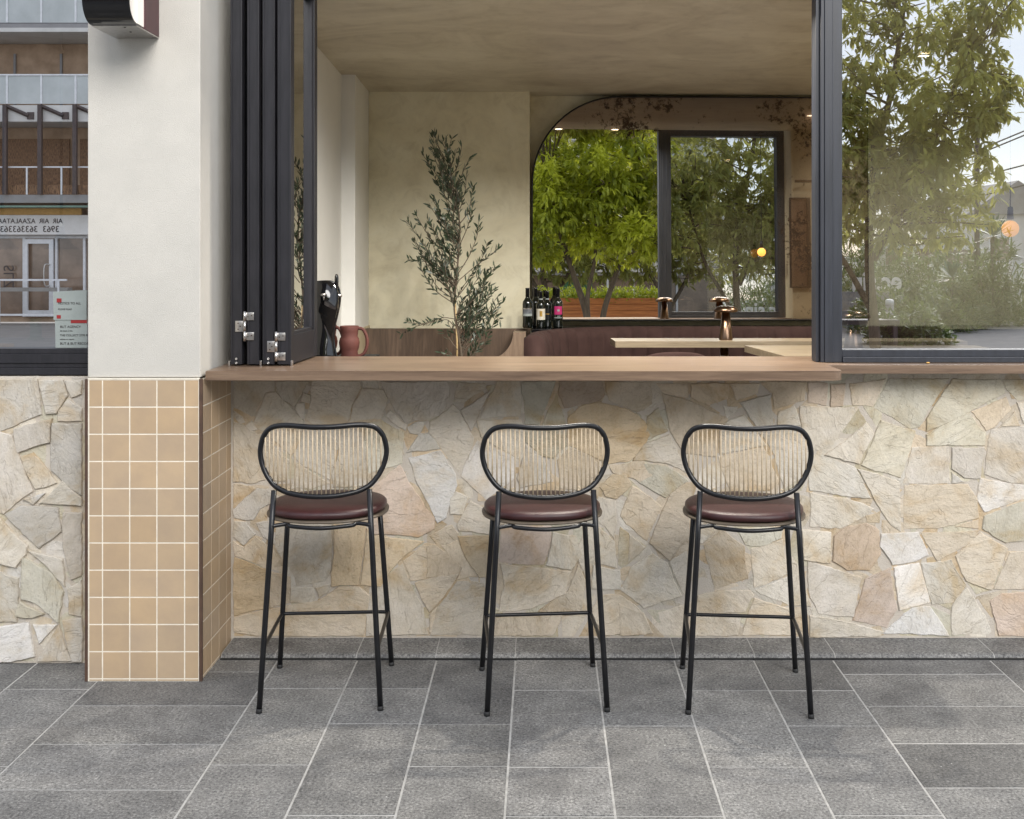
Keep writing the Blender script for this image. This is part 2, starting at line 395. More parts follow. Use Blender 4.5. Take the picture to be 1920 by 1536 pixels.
def lathe(bm, prof, seg=32, cx=0, cy=0, sx=1, sy=1):
    rings = []
    for r, z in prof:
        if r < 1e-5: rings.append([bm.verts.new((cx, cy, z))])
        else: rings.append([bm.verts.new((cx + sx * r * math.cos(2 * PI * k / seg), cy + sy * r * math.sin(2 * PI * k / seg), z)) for k in range(seg)])
    for A, Bq in zip(rings, rings[1:]):
        for k in range(seg):
            k2 = (k + 1) % seg
            if len(A) == 1 and len(Bq) == 1: continue
            if len(A) == 1: bm.faces.new((A[0], Bq[k], Bq[k2]))
            elif len(Bq) == 1: bm.faces.new((A[k], A[k2], Bq[0]))
            else: bm.faces.new((A[k], A[k2], Bq[k2], Bq[k]))
    return bm
def catmull(pts, sub=6, closed=True):
    pts = [Vector(p) for p in pts]; n = len(pts); out = []
    for i in range(n if closed else n - 1):
        g = (lambda j: pts[j % n]) if closed else (lambda j: pts[max(0, min(n - 1, j))])
        p0, p1, p2, p3 = g(i - 1), g(i), g(i + 1), g(i + 2)
        for s in range(sub):
            t = s / sub
            out.append(.5 * ((2 * p1) + (p2 - p0) * t + (2 * p0 - 5 * p1 + 4 * p2 - p3) * t * t + (3 * p1 - p0 - 3 * p2 + p3) * t ** 3))
    if not closed: out.append(pts[-1])
    return out
def prism_xz(bm, poly, y0, y1):
    a = [bm.verts.new((x, y0, z)) for x, z in poly]; b = [bm.verts.new((x, y1, z)) for x, z in poly]
    bm.faces.new(a); bm.faces.new(b[::-1]); n = len(poly)
    for i in range(n): bm.faces.new((a[i], a[(i + 1) % n], b[(i + 1) % n], b[i]))
    return bm
def prism_xy(bm, poly, z0, z1):
    a = [bm.verts.new((x, y, z0)) for x, y in poly]; b = [bm.verts.new((x, y, z1)) for x, y in poly]
    bm.faces.new(a[::-1]); bm.faces.new(b); n = len(poly)
    for i in range(n): bm.faces.new((a[i], a[(i + 1) % n], b[(i + 1) % n], b[i]))
    return bm
def prism_yz(bm, poly, x0, x1):
    a = [bm.verts.new((x0, y, z)) for y, z in poly]; b = [bm.verts.new((x1, y, z)) for y, z in poly]
    bm.faces.new(a); bm.faces.new(b[::-1]); n = len(poly)
    for i in range(n): bm.faces.new((a[i], a[(i + 1) % n], b[(i + 1) % n], b[i]))
    return bm
def setcol(me, name, per_face):
    ca = me.color_attributes.new(name, 'FLOAT_COLOR', 'CORNER')
    data = np.zeros((len(me.loops), 4), dtype=np.float32); data[:, 3] = 1
    for p in me.polygons:
        data[p.loop_start:p.loop_start + p.loop_total, :3] = per_face[p.index]
    ca.data.foreach_set('color', data.ravel())
def text_mesh(name, s, size, mat, parent, loc, rot, ext=.002, sx=1, align='LEFT', bold=0):
    cu = bpy.data.curves.new(name, 'FONT'); cu.body = s; cu.size = size; cu.extrude = ext; cu.align_x = align; cu.offset = bold
    t = bpy.data.objects.new('tmp', cu); COL.objects.link(t)
    bpy.context.view_layer.update()
    me = bpy.data.meshes.new_from_object(t.evaluated_get(bpy.context.evaluated_depsgraph_get()))
    bpy.data.objects.remove(t)
    me.name = name; me.materials.clear(); me.materials.append(mat)
    o = bpy.data.objects.new(name, me); COL.objects.link(o); o.parent = parent
    o.location = loc; o.rotation_euler = rot; o.scale = (sx, 1, 1)
    return o

# ------------------------------------------------------------------ paving
PAVE_X = [-4.27, -3.97, -3.37, -3.07, -2.47, -1.92, -1.62, -1.015, -.712, -.410, -.1085, .197, .497, .799, 1.102, 1.70, 2.0, 2.3, 2.6, 3.2, 3.5, 4.1, 4.4, 5.0, 5.6, 6.2, 6.8, 7.4]
PAVE_JOINTS = {7: [3.956, 3.365, 2.77], 8: [3.956, 3.66, 3.064, 2.47], 9: [3.655, 3.355, 2.76], 10: [3.941, 3.351, 3.056, 2.46],
               11: [3.643, 3.056, 2.46], 12: [3.938, 3.351, 2.76], 13: [3.938, 3.643, 3.062, 2.47],
               6: [4.112, 3.806, 3.508, 3.208, 2.91, 2.61], 14: [4.091, 3.802, 3.512, 3.221, 2.92, 2.62], 5: [3.951, 3.355, 2.76]}
def paving():
    bm = bmesh.new(); cols = []
    rnd = random.Random(3)
    def tile(x0, x1, y0, y1):
        g = .0027
        x0 += g; x1 -= g; y0 += g; y1 -= g
        if x1 - x0 < .01 or y1 - y0 < .01: return
        z = rnd.uniform(-.0005, .0005); bv = .0012
        tx, ty = rnd.uniform(-.0006, .0006), rnd.uniform(-.0006, .0006)
        top = [bm.verts.new((x, y, z + (tx if x > (x0 + x1) / 2 else -tx) + (ty if y > (y0 + y1) / 2 else -ty))) for x, y in ((x0 + bv, y0 + bv), (x1 - bv, y0 + bv), (x1 - bv, y1 - bv), (x0 + bv, y1 - bv))]
        low = [bm.verts.new((x, y, -.004)) for x, y in ((x0, y0), (x1, y0), (x1, y1), (x0, y1))]
        v = rnd.gauss(.185, .022); t = rnd.uniform(-.003, .003); c = (v * 1.02 + t * .4, v, v * .965 - t)
        bm.faces.new(top); cols.append(c)
        for i in range(4):
            bm.faces.new((low[i], low[(i + 1) % 4], top[(i + 1) % 4], top[i])); cols.append(tuple(q * .9 for q in c))
    for i in range(len(PAVE_X) - 1):
        x0, x1 = PAVE_X[i], PAVE_X[i + 1]
        wide = x1 - x0 > .4
        js = list(PAVE_JOINTS.get(i, []))
        if not js:
            js = [4.1 - rnd.choice((0, .15, .3))]
        while js[-1] > -3.2:
            js.append(js[-1] - (.297 if wide or rnd.random() < .3 else .594))
        yy = [4.60] + js
        for a, b in zip(yy, yy[1:]): tile(x0, x1, b, a)
    me = bpy.data.meshes.new('pavement'); bm.to_mesh(me); bm.free()
    o = bpy.data.objects.new('pavement', me); COL.objects.link(o); me.materials.append(M['paver'])
    setcol(me, 'Col', np.array(cols, dtype=np.float32)); tag(o, kind='structure')
    g = B(-4.27, 7.4, -3.95, 4.60, -.12, -.0014); struct('paving_bed', g, M['pavegrout'])
paving()

# raised kerb strip along the foot of the stone wall
def kerb():
    xs = [-1.243] + [PX(p, 4.414 * 1.0) for p in (535, 682, 825, 968, 1110, 1257, 1400, 1545, 1832)] + [2.35, 2.65, 2.95]
    xs[0] = -1.236
    bm = bmesh.new(); cols = []
    rnd = random.Random(8)
    for a, b in zip(xs, xs[1:]):
        n0 = len(bm.faces)
        # slightly sloped, with a worn rounded lip
        prof = [(4.243, -.004), (4.243, .006), (4.249, .015), (4.262, .0185), (4.42, .022), (4.42, -.004)]
        prism_yz(bm, prof, a + .002, b - .002)
        v = rnd.gauss(.175, .012)
        cols += [(v * 1.02, v, v * .97)] * (len(bm.faces) - n0)
    bmesh.ops.recalc_face_normals(bm, faces=bm.faces)
    me = bpy.data.meshes.new('kerb_strip'); bm.to_mesh(me); bm.free()
    o = bpy.data.objects.new('kerb_strip', me); COL.objects.link(o); me.materials.append(M['paver'])
    setcol(me, 'Col', np.array(cols, dtype=np.float32)); tag(o, kind='structure')
    struct('kerb_joint_bed', prism_yz(bmesh.new(), [(4.2435, -.003), (4.2435, .005), (4.250, .0142), (4.262, .0178), (4.415, .0213), (4.415, -.003)], -1.236, 2.95), M['pavegrout'])
    struct('kerb_gap', B(-1.236, 2.95, 4.232, 4.243, -.002, .0035), M['black'])
kerb()

# ------------------------------------------------------------------ crazy-paving stone walls
CR = (.60, .555, .475); BE = (.58, .505, .40); OC = (.58, .455, .29); PK = (.56, .45, .375); GR = (.53, .50, .45); WH = (.72, .70, .67); BR = (.45, .35, .26); GN = (.54, .51, .41); TN = (.56, .47, .35)
A_ = [("45,45 270,45 275,80 225,115 155,240 45,185", CR), ("290,45 470,45 430,120 390,185 325,140 290,95", CR), ("235,108 290,105 320,140 445,265 440,290 280,290 215,320 165,285 195,200", CR),
 ("490,45 755,45 755,80 720,150 685,270 640,285 500,285 455,255 485,145", CR), ("440,110 480,120 475,165 430,155", CR), ("405,165 445,165 445,250 430,250 400,200", CR),
 ("765,85 880,90 905,140 875,250 700,270 725,160", CR), ("768,45 850,45 855,85 770,70", CR), ("920,205 1015,290 1005,315 895,235", CR), ("1018,300 1080,268 1112,272 1085,340 1030,330", CR),
 ("785,275 875,262 995,325 985,495 885,525 800,560 775,400", GN), ("45,200 100,240 115,270 90,280 45,230", GR), ("125,290 155,265 185,310 150,320", CR), ("45,268 110,290 200,350 190,450 230,590 150,610 45,600", CR),
 ("230,300 430,305 425,370 370,455 240,345", CR), ("440,310 640,310 625,430 592,595 490,540 385,460", CR), ("652,310 768,310 782,540 812,560 790,620 610,630 600,560 640,400", CR), ("240,375 360,480 350,600 270,590 210,500 205,400", CR),
 ("400,500 590,612 480,640 370,640", CR), ("45,612 170,640 60,750 45,740", TN), ("185,640 250,640 260,720 200,750 165,810 60,800 50,760", GR), ("60,820 120,825 175,890 110,950 45,900", GR), ("180,830 260,820 290,960 215,905", GR),
 ("50,930 110,965 180,905 270,970 330,1050 360,1100 230,1080 60,1010", TN), ("60,1022 190,1072 250,1095 250,1300 60,1340 50,1100", OC), ("258,1100 365,1130 360,1270 258,1300", TN),
 ("290,840 592,840 592,1100 560,1150 400,1180 392,1130 340,1050 282,960", CR), ("610,840 785,840 742,1170 600,1180 605,1060", OC), ("792,860 830,900 1105,932 1000,1010 908,1110 870,1180 758,1170", OC),
 ("840,620 975,508 1010,580 1168,800 1165,858 1080,905 830,890 790,700", PK), ("370,1190 498,1190 506,1240 488,1265 370,1270", CR), ("514,1190 590,1172 575,1210 530,1240", CR),
 ("60,1352 240,1312 520,1262 640,1184 750,1184 805,1230 795,1310 775,1450 200,1452 60,1432", TN), ("800,1240 900,1115 988,1052 1030,1165 1100,1290 1128,1445 790,1452", CR), ("995,1040 1110,942 1290,960 1300,1080 1180,1120 1032,1150", TN),
 ("1060,1162 1180,1128 1300,1110 1180,1280 1140,1320", TN), ("1145,1330 1180,1290 1145,1440 1138,1430", TN)]
B_ = [("-250,45 110,45 125,75 120,140 100,205 0,265 -90,265 -115,275 -170,215 -225,110", GR), ("175,50 325,55 320,90 210,160 150,155 165,90", CR), ("350,95 302,190 245,318 192,202", GR), ("375,95 390,45 515,45 520,110 518,235 300,250 360,110", CR),
 ("530,50 712,45 688,120 623,290 542,280 542,200 527,110", GN), ("722,112 760,240 768,290 642,290 692,170", GN), ("738,45 968,45 983,120 960,148 765,190 732,120", BR), ("782,252 850,185 960,162 1050,182 1170,232 1245,330 1180,440 1120,488 1010,500 880,440 790,400", OC),
 ("990,45 1235,50 1248,170 1170,215 1012,152 995,100", TN), ("145,172 180,205 250,340 262,355 238,440 180,553 90,430 12,330 22,270 120,202", CR), ("-110,440 -40,335 8,335 72,415 0,428", CR), ("-98,470 75,428 158,560 168,620 108,800 60,828 -60,590", WH),
 ("0,702 46,800 42,858 0,888 -18,800", TN), ("282,372 340,400 498,472 488,580 330,700 262,640 190,570", WH), ("132,690 162,658 233,692 198,780 132,780", CR), ("242,708 330,752 340,810 370,830 360,893 180,870 168,842", CR),
 ("282,262 520,255 538,370 520,480 385,405 300,350", CR), ("548,300 760,300 778,400 702,468 622,450 552,380", GN), ("550,402 640,465 698,600 520,630 502,580 530,482", GR), ("725,482 790,412 898,452 968,522 890,650 742,640", TN),
 ("20,902 140,842 170,882 188,940 60,950", TN), ("175,902 360,900 350,1130 292,1130 222,1030", OC), ("0,960 48,952 190,1072 178,1108 0,1130", TN), ("82,952 170,922 213,1030 278,1128 172,1140 197,1080", TN),
 ("412,850 688,850 688,930 648,1058 402,1045", PK), ("702,882 828,902 858,1000 800,1088 664,1060", CR), ("412,1057 798,1100 768,1220 560,1308 402,1320 430,1180", BE), ("0,1142 168,1142 62,1288 0,1300", TN),
 ("172,1152 318,1162 340,1330 328,1450 22,1450 12,1340 72,1290", BE), ("842,1042 880,1150 860,1328 772,1338 620,1318 782,1212", BE), ("392,1332 750,1342 700,1450 352,1450", BE), ("832,1012 872,882 900,852 960,852 1038,932 1053,1080 930,1050 902,1180", CR),
 ("952,682 1048,702 1053,830 1040,920 952,820", CR), ("962,630 1030,562 1108,562 1132,620 1050,693 990,680", OC), ("1012,512 1118,502 1182,462 1255,560 1182,600 1140,578 1030,548", TN), ("1075,790 1140,625 1235,685 1300,740 1220,925 1150,868", TN),
 ("1072,852 1215,958 1165,1010 1082,1078 1062,1060", GN), ("925,1060 1068,1092 1076,1195 912,1190", CR), ("960,1232 1070,1228 1200,1330 1250,1440 990,1450 900,1345", BE)]
C_ = [("150,57 320,60 325,132 190,108", TN), ("345,60 548,60 543,140 440,178 342,130", TN), ("560,60 718,60 708,110 592,148", TN), ("730,50 978,50 968,150 805,198 792,110", TN), ("990,50 1098,55 1088,178 990,160", BR), ("1115,60 1195,60 1182,180 1115,183", BR),
 ("182,110 330,150 518,240 490,300 478,460 300,440 225,320", TN), ("160,192 213,320 82,378 102,240", GN), ("522,182 600,184 590,210 540,248", CR), ("612,162 778,118 798,290 702,290 642,200", CR), ("552,262 630,232 700,312 758,398 600,430 502,448 500,320", CR),
 ("827,212 910,182 948,290 822,300", CR), ("948,182 1200,192 1268,185 1210,280 1120,415 1002,430 952,280", CR), ("82,392 220,342 328,558 210,498 22,480", CR), ("22,492 200,512 325,592 200,688 22,580", GN), ("492,462 600,442 740,402 828,600 780,648 560,650", TN),
 ("722,332 812,332 958,332 998,440 988,560 862,640 802,450", CR), ("252,622 370,602 335,720 330,900 222,1038 112,940 192,740", TN), ("12,1072 130,1002 210,1052 288,1230 80,1300 -48,1200", CR), ("222,1042 338,972 328,1210 302,1223", CR), ("412,952 510,862 638,962 658,1138 480,1198 422,1000", TN),
 ("382,852 498,852 402,940 372,930", CR), ("642,862 850,862 838,910 722,958 642,948 602,872", GN), ("672,972 848,922 878,1110 692,1188", CR), ("700,1202 880,1122 898,1290 722,1220", CR), ("382,1232 560,1202 668,1202 688,1230 640,1318 372,1330", BE), ("692,1245 880,1302 898,1450 622,1450 662,1320", BE),
 ("122,1332 350,1262 380,1350 618,1350 600,1450 142,1450", BE), ("-60,1272 78,1330 128,1440 -50,1450", BE), ("0,890 88,962 -10,1050", CR), ("930,1060 1005,1290 905,1290 890,1000", CR)]
D_ = [("-5,452 70,452 250,522 328,688 190,680 -5,648", CR), ("82,452 308,275 348,340 268,500", CR), ("282,508 350,362 390,262 578,320 495,578 350,538", GN), ("217,60 413,32 340,183 232,178", TN), ("347,192 432,32 763,32 600,298 550,308", GN), ("642,340 880,222 968,330 963,398 642,398", GN),
 ("642,252 785,32 1048,32 1078,110 900,200 720,288 642,318", GN), ("892,215 1080,133 1108,200 1018,300 970,318", TN), ("1062,32 1380,32 1380,140 1142,150 1085,90", GN), ("1143,162 1380,155 1380,288 1182,278", CR), ("1042,300 1128,212 1158,290", CR), ("1002,312 1182,293 1380,302 1380,588 1110,608 962,558 982,370", GR),
 ("562,412 760,407 768,608 512,608", GR), ("783,412 958,412 940,578 850,578 782,530", GR), ("782,548 848,600 782,608", GR), ("522,622 868,617 923,700 928,798 700,858 517,863", TN), ("938,582 1182,622 1380,602 1380,678 1170,698 962,768 922,690", WH), ("962,792 1170,712 1380,702 1380,898 1082,938 952,858", GN),
 ("262,532 490,602 498,878 442,838 352,700", CR), ("-5,662 200,693 348,752 300,790 160,858 -5,848", CR), ("-50,868 110,882 104,1048 -40,1030", CR), ("132,902 200,852 308,832 378,872 388,1000 328,1088 200,1088 122,1040", BR), ("-15,1042 278,1132 240,1348 42,1328 -5,1240", GR), ("302,1142 438,1082 478,1308 420,1408 232,1368", PK),
 ("392,892 593,882 648,1008 580,1038 452,1058 382,960", WH), ("462,1077 598,1052 658,1268 492,1313", WH), ("612,882 928,872 898,930 702,1038", TN), ("612,1052 778,1032 858,1170 828,1268 672,1278", CR), ("802,1012 940,882 1088,970 1000,1198 860,1148", BE), ("1102,992 1380,992 1380,1188 1012,1193", BE),
 ("992,1262 1060,1222 1380,1202 1380,1460 1042,1453", PK), ("862,1182 900,1242 1018,1450 782,1450 782,1292", CR), ("402,1442 560,1302 660,1292 760,1450", WH), ("-5,1342 220,1382 400,1432 380,1458 -5,1462", CR), ("802,850 928,812 928,858", TN), ("305,790 385,765 380,830 315,825", OC)]
LF = [("0,55 180,55 198,218 60,278 0,298", GR), ("187,55 298,60 323,130 270,213 225,213", GR), ("312,60 388,60 385,120 342,138", GR), ("282,200 325,147 388,190 388,248 277,248", GR), ("72,290 248,242 240,348 90,398", GR), ("252,262 388,262 388,598 300,528 247,480", GR), ("102,420 160,402 268,540 170,568", CR),
 ("0,302 60,320 158,580 20,688 0,680", GR), ("192,638 300,532 388,612 388,648", CR), ("117,620 213,592 160,643", WH), ("27,690 100,652 278,662 293,770 190,848", GR), ("302,682 388,682 388,978 340,998 302,850", GR), ("0,702 133,840 128,878 80,938 0,918", CR), ("112,892 240,962 303,1060 280,1198 190,1118 107,1088", GN),
 ("137,862 298,902 308,1028 232,940", CR), ("0,962 88,992 80,1198 0,1198", CR), ("102,1102 210,1160 120,1178 82,1168", GN), ("0,1222 138,1202 168,1358 0,1388", WH), ("162,1212 268,1212 190,1298", WH), ("282,1212 338,1380 182,1383", GR), ("302,1192 388,1182 388,1383 345,1383", GR), ("322,1042 388,1002 388,1170 330,1160", CR)]
def parse(lst, ox, oy, sc, Y):
    out = []
    mean = (.66, .61, .525)
    for s, c in lst:
        c = tuple(a + (b - a) * .22 for a, b in zip(c, mean))
        pts = []
        for q in s.split():
            a, b = q.split(',')
            pts.append((PX(ox + float(a) / sc, Y), PZ(oy + float(b) / sc, Y)))
        out.append((shrink(pts, -.0032), c))
    return out
def clip(poly, nx, nz, d):
    out = []
    for i in range(len(poly)):
        a, b = poly[i], poly[(i + 1) % len(poly)]
        da, db = a[0] * nx + a[1] * nz - d, b[0] * nx + b[1] * nz - d
        if da <= 0: out.append(a)
        if (da < 0 < db) or (db < 0 < da):
            t = da / (da - db); out.append((a[0] + (b[0] - a[0]) * t, a[1] + (b[1] - a[1]) * t))
    return out
def voronoi(x0, x1, z0, z1, n, rnd):
    seeds = [(rnd.uniform(x0, x1), rnd.uniform(z0, z1)) for _ in range(n)]
    for _ in range(1):
        seeds = [s for i, s in enumerate(seeds) if all((s[0] - t[0]) ** 2 + (s[1] - t[1]) ** 2 > .0030 for t in seeds[:i])]
    out = []
    for i, s in enumerate(seeds):
        poly = [(x0, z0), (x1, z0), (x1, z1), (x0, z1)]
        for j, t in enumerate(seeds):
            if i == j: continue
            nx, nz = t[0] - s[0], t[1] - s[1]; L_ = math.hypot(nx, nz)
            if L_ > .9: continue
            nx /= L_; nz /= L_
            d = (s[0] + t[0]) / 2 * nx + (s[1] + t[1]) / 2 * nz - .004
            poly = clip(poly, nx, nz, d)
            if len(poly) < 3: break
        if len(poly) >= 3: out.append(poly)
    return out
def shrink(poly, d):
    n = len(poly); a = sum(poly[i][0] * poly[(i + 1) % n][1] - poly[(i + 1) % n][0] * poly[i][1] for i in range(n))
    sg = 1 if a > 0 else -1; out = []
    for i in range(n):
        p, q, r = poly[i - 1], poly[i], poly[(i + 1) % n]
        e1 = (q[0] - p[0], q[1] - p[1]); e2 = (r[0] - q[0], r[1] - q[1])
        l1 = math.hypot(*e1) or 1e-6; l2 = math.hypot(*e2) or 1e-6
        n1 = (-e1[1] / l1 * sg, e1[0] / l1 * sg); n2 = (-e2[1] / l2 * sg, e2[0] / l2 * sg)
        bx, bz = n1[0] + n2[0], n1[1] + n2[1]; bl = math.hypot(bx, bz) or 1e-6
        k = d / max(.5, bl / 2)
        out.append((q[0] + bx / bl * k, q[1] + bz / bl * k))
    return out
def stone_mesh(name, polys, Y, parent, seed=1):
    rnd = random.Random(seed); bm = bmesh.new(); col = []; par = []
    for poly, c, proud in polys:
        # ragged edge
        pts = []; n = len(poly)
        for i in range(n):
            a, b = poly[i], poly[(i + 1) % n]; l = math.hypot(b[0] - a[0], b[1] - a[1])
            k = max(1, int(l / .016)); nx, nz = -(b[1] - a[1]) / (l + 1e-9), (b[0] - a[0]) / (l + 1e-9)
            bow = rnd.uniform(-.004, .004) if l > .06 else 0
            pts.append((a[0] + rnd.uniform(-.001, .001), a[1] + rnd.uniform(-.001, .001)))
            for s in range(1, k):
                t = s / k; o = rnd.gauss(0, .0011) + bow * math.sin(PI * t)
                pts.append((a[0] + (b[0] - a[0]) * t + nx * o, a[1] + (b[1] - a[1]) * t + nz * o))
        inner = shrink(pts, .0035)
        tx, tz = rnd.gauss(0, .010), rnd.gauss(0, .010)
        cx = sum(p[0] for p in pts) / len(pts); cz = sum(p[1] for p in pts) / len(pts)
        def yv(p): return Y - proud - (p[0] - cx) * tx - (p[1] - cz) * tz
        mid = shrink(pts, .0012)
        r0 = [bm.verts.new((p[0], Y + .004, p[1])) for p in pts]
        r1 = [bm.verts.new((p[0], yv(p) + .0035, p[1])) for p in mid]
        r2 = [bm.verts.new((p[0], yv(p) + rnd.uniform(0, .0008), p[1])) for p in inner]
        f0 = len(bm.faces)
        m = len(pts)
        for i in range(m):
            j = (i + 1) % m
            bm.faces.new((r0[i], r0[j], r1[j], r1[i])); bm.faces.new((r1[i], r1[j], r2[j], r2[i]))
        try: bm.faces.new(r2)
        except ValueError: pass
        v = rnd.uniform(.86, 1.08); h = rnd.uniform(-.012, .012)
        cc = (c[0] * v + h, c[1] * v, c[2] * v - h)
        k = len(bm.faces) - f0
        col += [cc] * k; par += [(rnd.random(), rnd.random(), rnd.random())] * k
    me = bpy.data.meshes.new(name)
    bm.to_mesh(me); bm.free()
    # orient every face outwards (towards -Y)
    bmx = bmesh.new(); bmx.from_mesh(me)
    for f in bmx.faces:
        if f.normal.y > 1e-4: f.normal_flip()
    bmx.to_mesh(me); bmx.free()
    setcol(me, 'Col', np.array(col, dtype=np.float32)); setcol(me, 'Par', np.array(par, dtype=np.float32))
    me.materials.append(M['stone'])
    o = bpy.data.objects.new(name, me); COL.objects.link(o); o.parent = parent
    return o
WY = 4.414
def walls():
    rnd = random.Random(11)
    t = thing('stone_wall', 'beige crazy-paving stone wall under the timber counter, behind the three stools', 'wall', (0, WY, 0))
    polys = parse(A_, 420, 700, 2.955, WY) + parse(B_, 800, 700, 2.955, WY) + parse(C_, 1180, 700, 2.955, WY) + parse(D_, 1520, 700, 2.955, WY)
    x0, x1, z0, z1 = -1.238, 2.02, .022, 1.085
    out = []
    for p in voronoi(x0, x1, z0, z1, 420, rnd):
        out.append((shrink(p, .002), random.choice((BE, TN, CR, GN)), rnd.uniform(.0005, .0015)))
    for i, (p, c) in enumerate(polys):
        p = clip(clip(clip(clip(p, 1, 0, x1), -1, 0, -x0), 0, 1, z1), 0, -1, -z0)
        if len(p) > 2: out.append((p, c, .0030 + (i * 37 % 50) / 50 * .0045))
    for p in voronoi(2.03, 2.95, z0, z1, 26, rnd): out.append((p, rnd.choice((BE, TN, CR, GR)), rnd.uniform(.004, .008)))
    o = stone_mesh('stone_facing', out, 0, t, 4)
    m = obj('wall_core', B(-1.30, 2.95, .0, .20, -.02, 1.085), M['mortar'], t)
    t2 = thing('stone_wall', 'greyer crazy-paving stone wall left of the tiled pillar under the dark window', 'wall', (0, 4.203, 0))
    lp = parse(LF, 0, 690, 2.519, 4.203)
    x0, x1, z0, z1 = -3.4, -1.672, 0.0, 1.085
    out = []
    for p in voronoi(-2.3, x1, z0, z1, 90, rnd): out.append((shrink(p, .002), random.choice((GR, CR, GN)), rnd.uniform(.0005, .0015)))
    for p in voronoi(x0, -2.065, z0, z1, 44, rnd): out.append((p, rnd.choice((GR, CR, GR)), rnd.uniform(.004, .008)))
    for i, (p, c) in enumerate(lp):
        c = tuple(q * .93 for q in c)
        p = clip(clip(p, 0, 1, z1), 0, -1, -z0)
        if len(p) > 2: out.append((p, c, .009 + (i * 37 % 50) / 50 * .005))
    stone_mesh('stone_facing', out, 0, t2, 9)
    obj('wall_core', B(-3.4, -1.655, .0, .24, -.02, 1.085), M['mortar'], t2)
walls()

# ------------------------------------------------------------------ tiled and rendered pillar
PXL, PXR, PY = -1.662, -1.241, 4.02
def pillar():
    t = thing('pillar', 'square pillar, off-white render above sand-coloured square tiles with cream grout', 'pillar', ((PXL + PXR) / 2, 4.2, 0))
    ox, oy = -(PXL + PXR) / 2, -4.2
    def off(bm):
        bmesh.ops.translate(bm, verts=bm.verts, vec=(ox, oy, 0)); return bm
    obj('rendered_shaft', off(B(PXL + .004, PXR - .008, PY + .010, 4.62, 1.100, 2.70, .004)), M['plaster'], t)
    obj('grout_bed', off(B(PXL + .004, PXR - .004, PY + .0010, 4.412, 0, 1.092)), M['grout'], t)
    bm = bmesh.new(); cols = []; rnd = random.Random(5)
    zt, pitch, g = 1.093, .0985, .0012
    rows = []
    z = zt
    while z > 0: rows.append((max(z - pitch, 0), z)); z -= pitch
    vx = [PXL + .012] + [PX(p, PY) for p in (192, 243, 294, 346)] + [PXR - .010]
    def add(face_pts, inner, nrm):
        n0 = len(bm.faces)
        lo = [bm.verts.new(p) for p in face_pts]; hi = [bm.verts.new(p) for p in inner]
        bm.faces.new(hi)
        for i in range(4): bm.faces.new((lo[i], lo[(i + 1) % 4], hi[(i + 1) % 4], hi[i]))
        v = rnd.gauss(1, .04); w = rnd.uniform(-.010, .010)
        cols.extend([(.460 * v + w, .341 * v, .224 * v - w)] * (len(bm.faces) - n0))
    for z0, z1 in rows:
        if z1 - z0 < .008: continue
        a0, a1 = z0 + g, z1 - g
        for x0, x1 in zip(vx, vx[1:]):
            p, q = x0 + g, x1 - g; b = .0014; y0, y1 = PY + .0030, PY
            add([(p, y0, a0), (q, y0, a0), (q, y0, a1), (p, y0, a1)], [(p + b, y1, a0 + b), (q - b, y1, a0 + b), (q - b, y1, a1 - b), (p + b, y1, a1 - b)], 0)
        for s in (0, 1):
            vy = [PY + .012, 4.150, 4.2475, 4.345, 4.411]
            xs, xo = (PXR - .006, PXR - .003) if s == 0 else (PXL + .006, PXL + .003)
            for y0, y1 in zip(vy, vy[1:]):
                if s == 1 and y0 > 4.19: continue
                p, q = y0 + g, y1 - g; b = .0014
                f = [(xs, p, a0), (xs, q, a0), (xs, q, a1), (xs, p, a1)]; i_ = [(xo, p + b, a0 + b), (xo, q - b, a0 + b), (xo, q - b, a1 - b), (xo, p + b, a1 - b)]
                add(f, i_, 0)
    bmesh.ops.translate(bm, verts=bm.verts, vec=(ox, oy, 0))
    bmesh.ops.recalc_face_normals(bm, faces=bm.faces)
    me = bpy.data.meshes.new('square_tiles'); bm.to_mesh(me); bm.free(); me.materials.append(M['tile'])
    o = bpy.data.objects.new('square_tiles', me); COL.objects.link(o); o.parent = t
    setcol(me, 'Col', np.array(cols, dtype=np.float32))
    for x in (PXL - .002, PXR - .009):
        obj('corner_trim', off(B(x, x + .011, PY - .002, PY + .011, 0, 1.096, .001)), M['trim'], t)
    obj('top_trim', off(B(PXL + .009, PXR - .009, PY - .001, PY + .012, 1.0935, 1.0985)), M['grout'], t)
pillar()

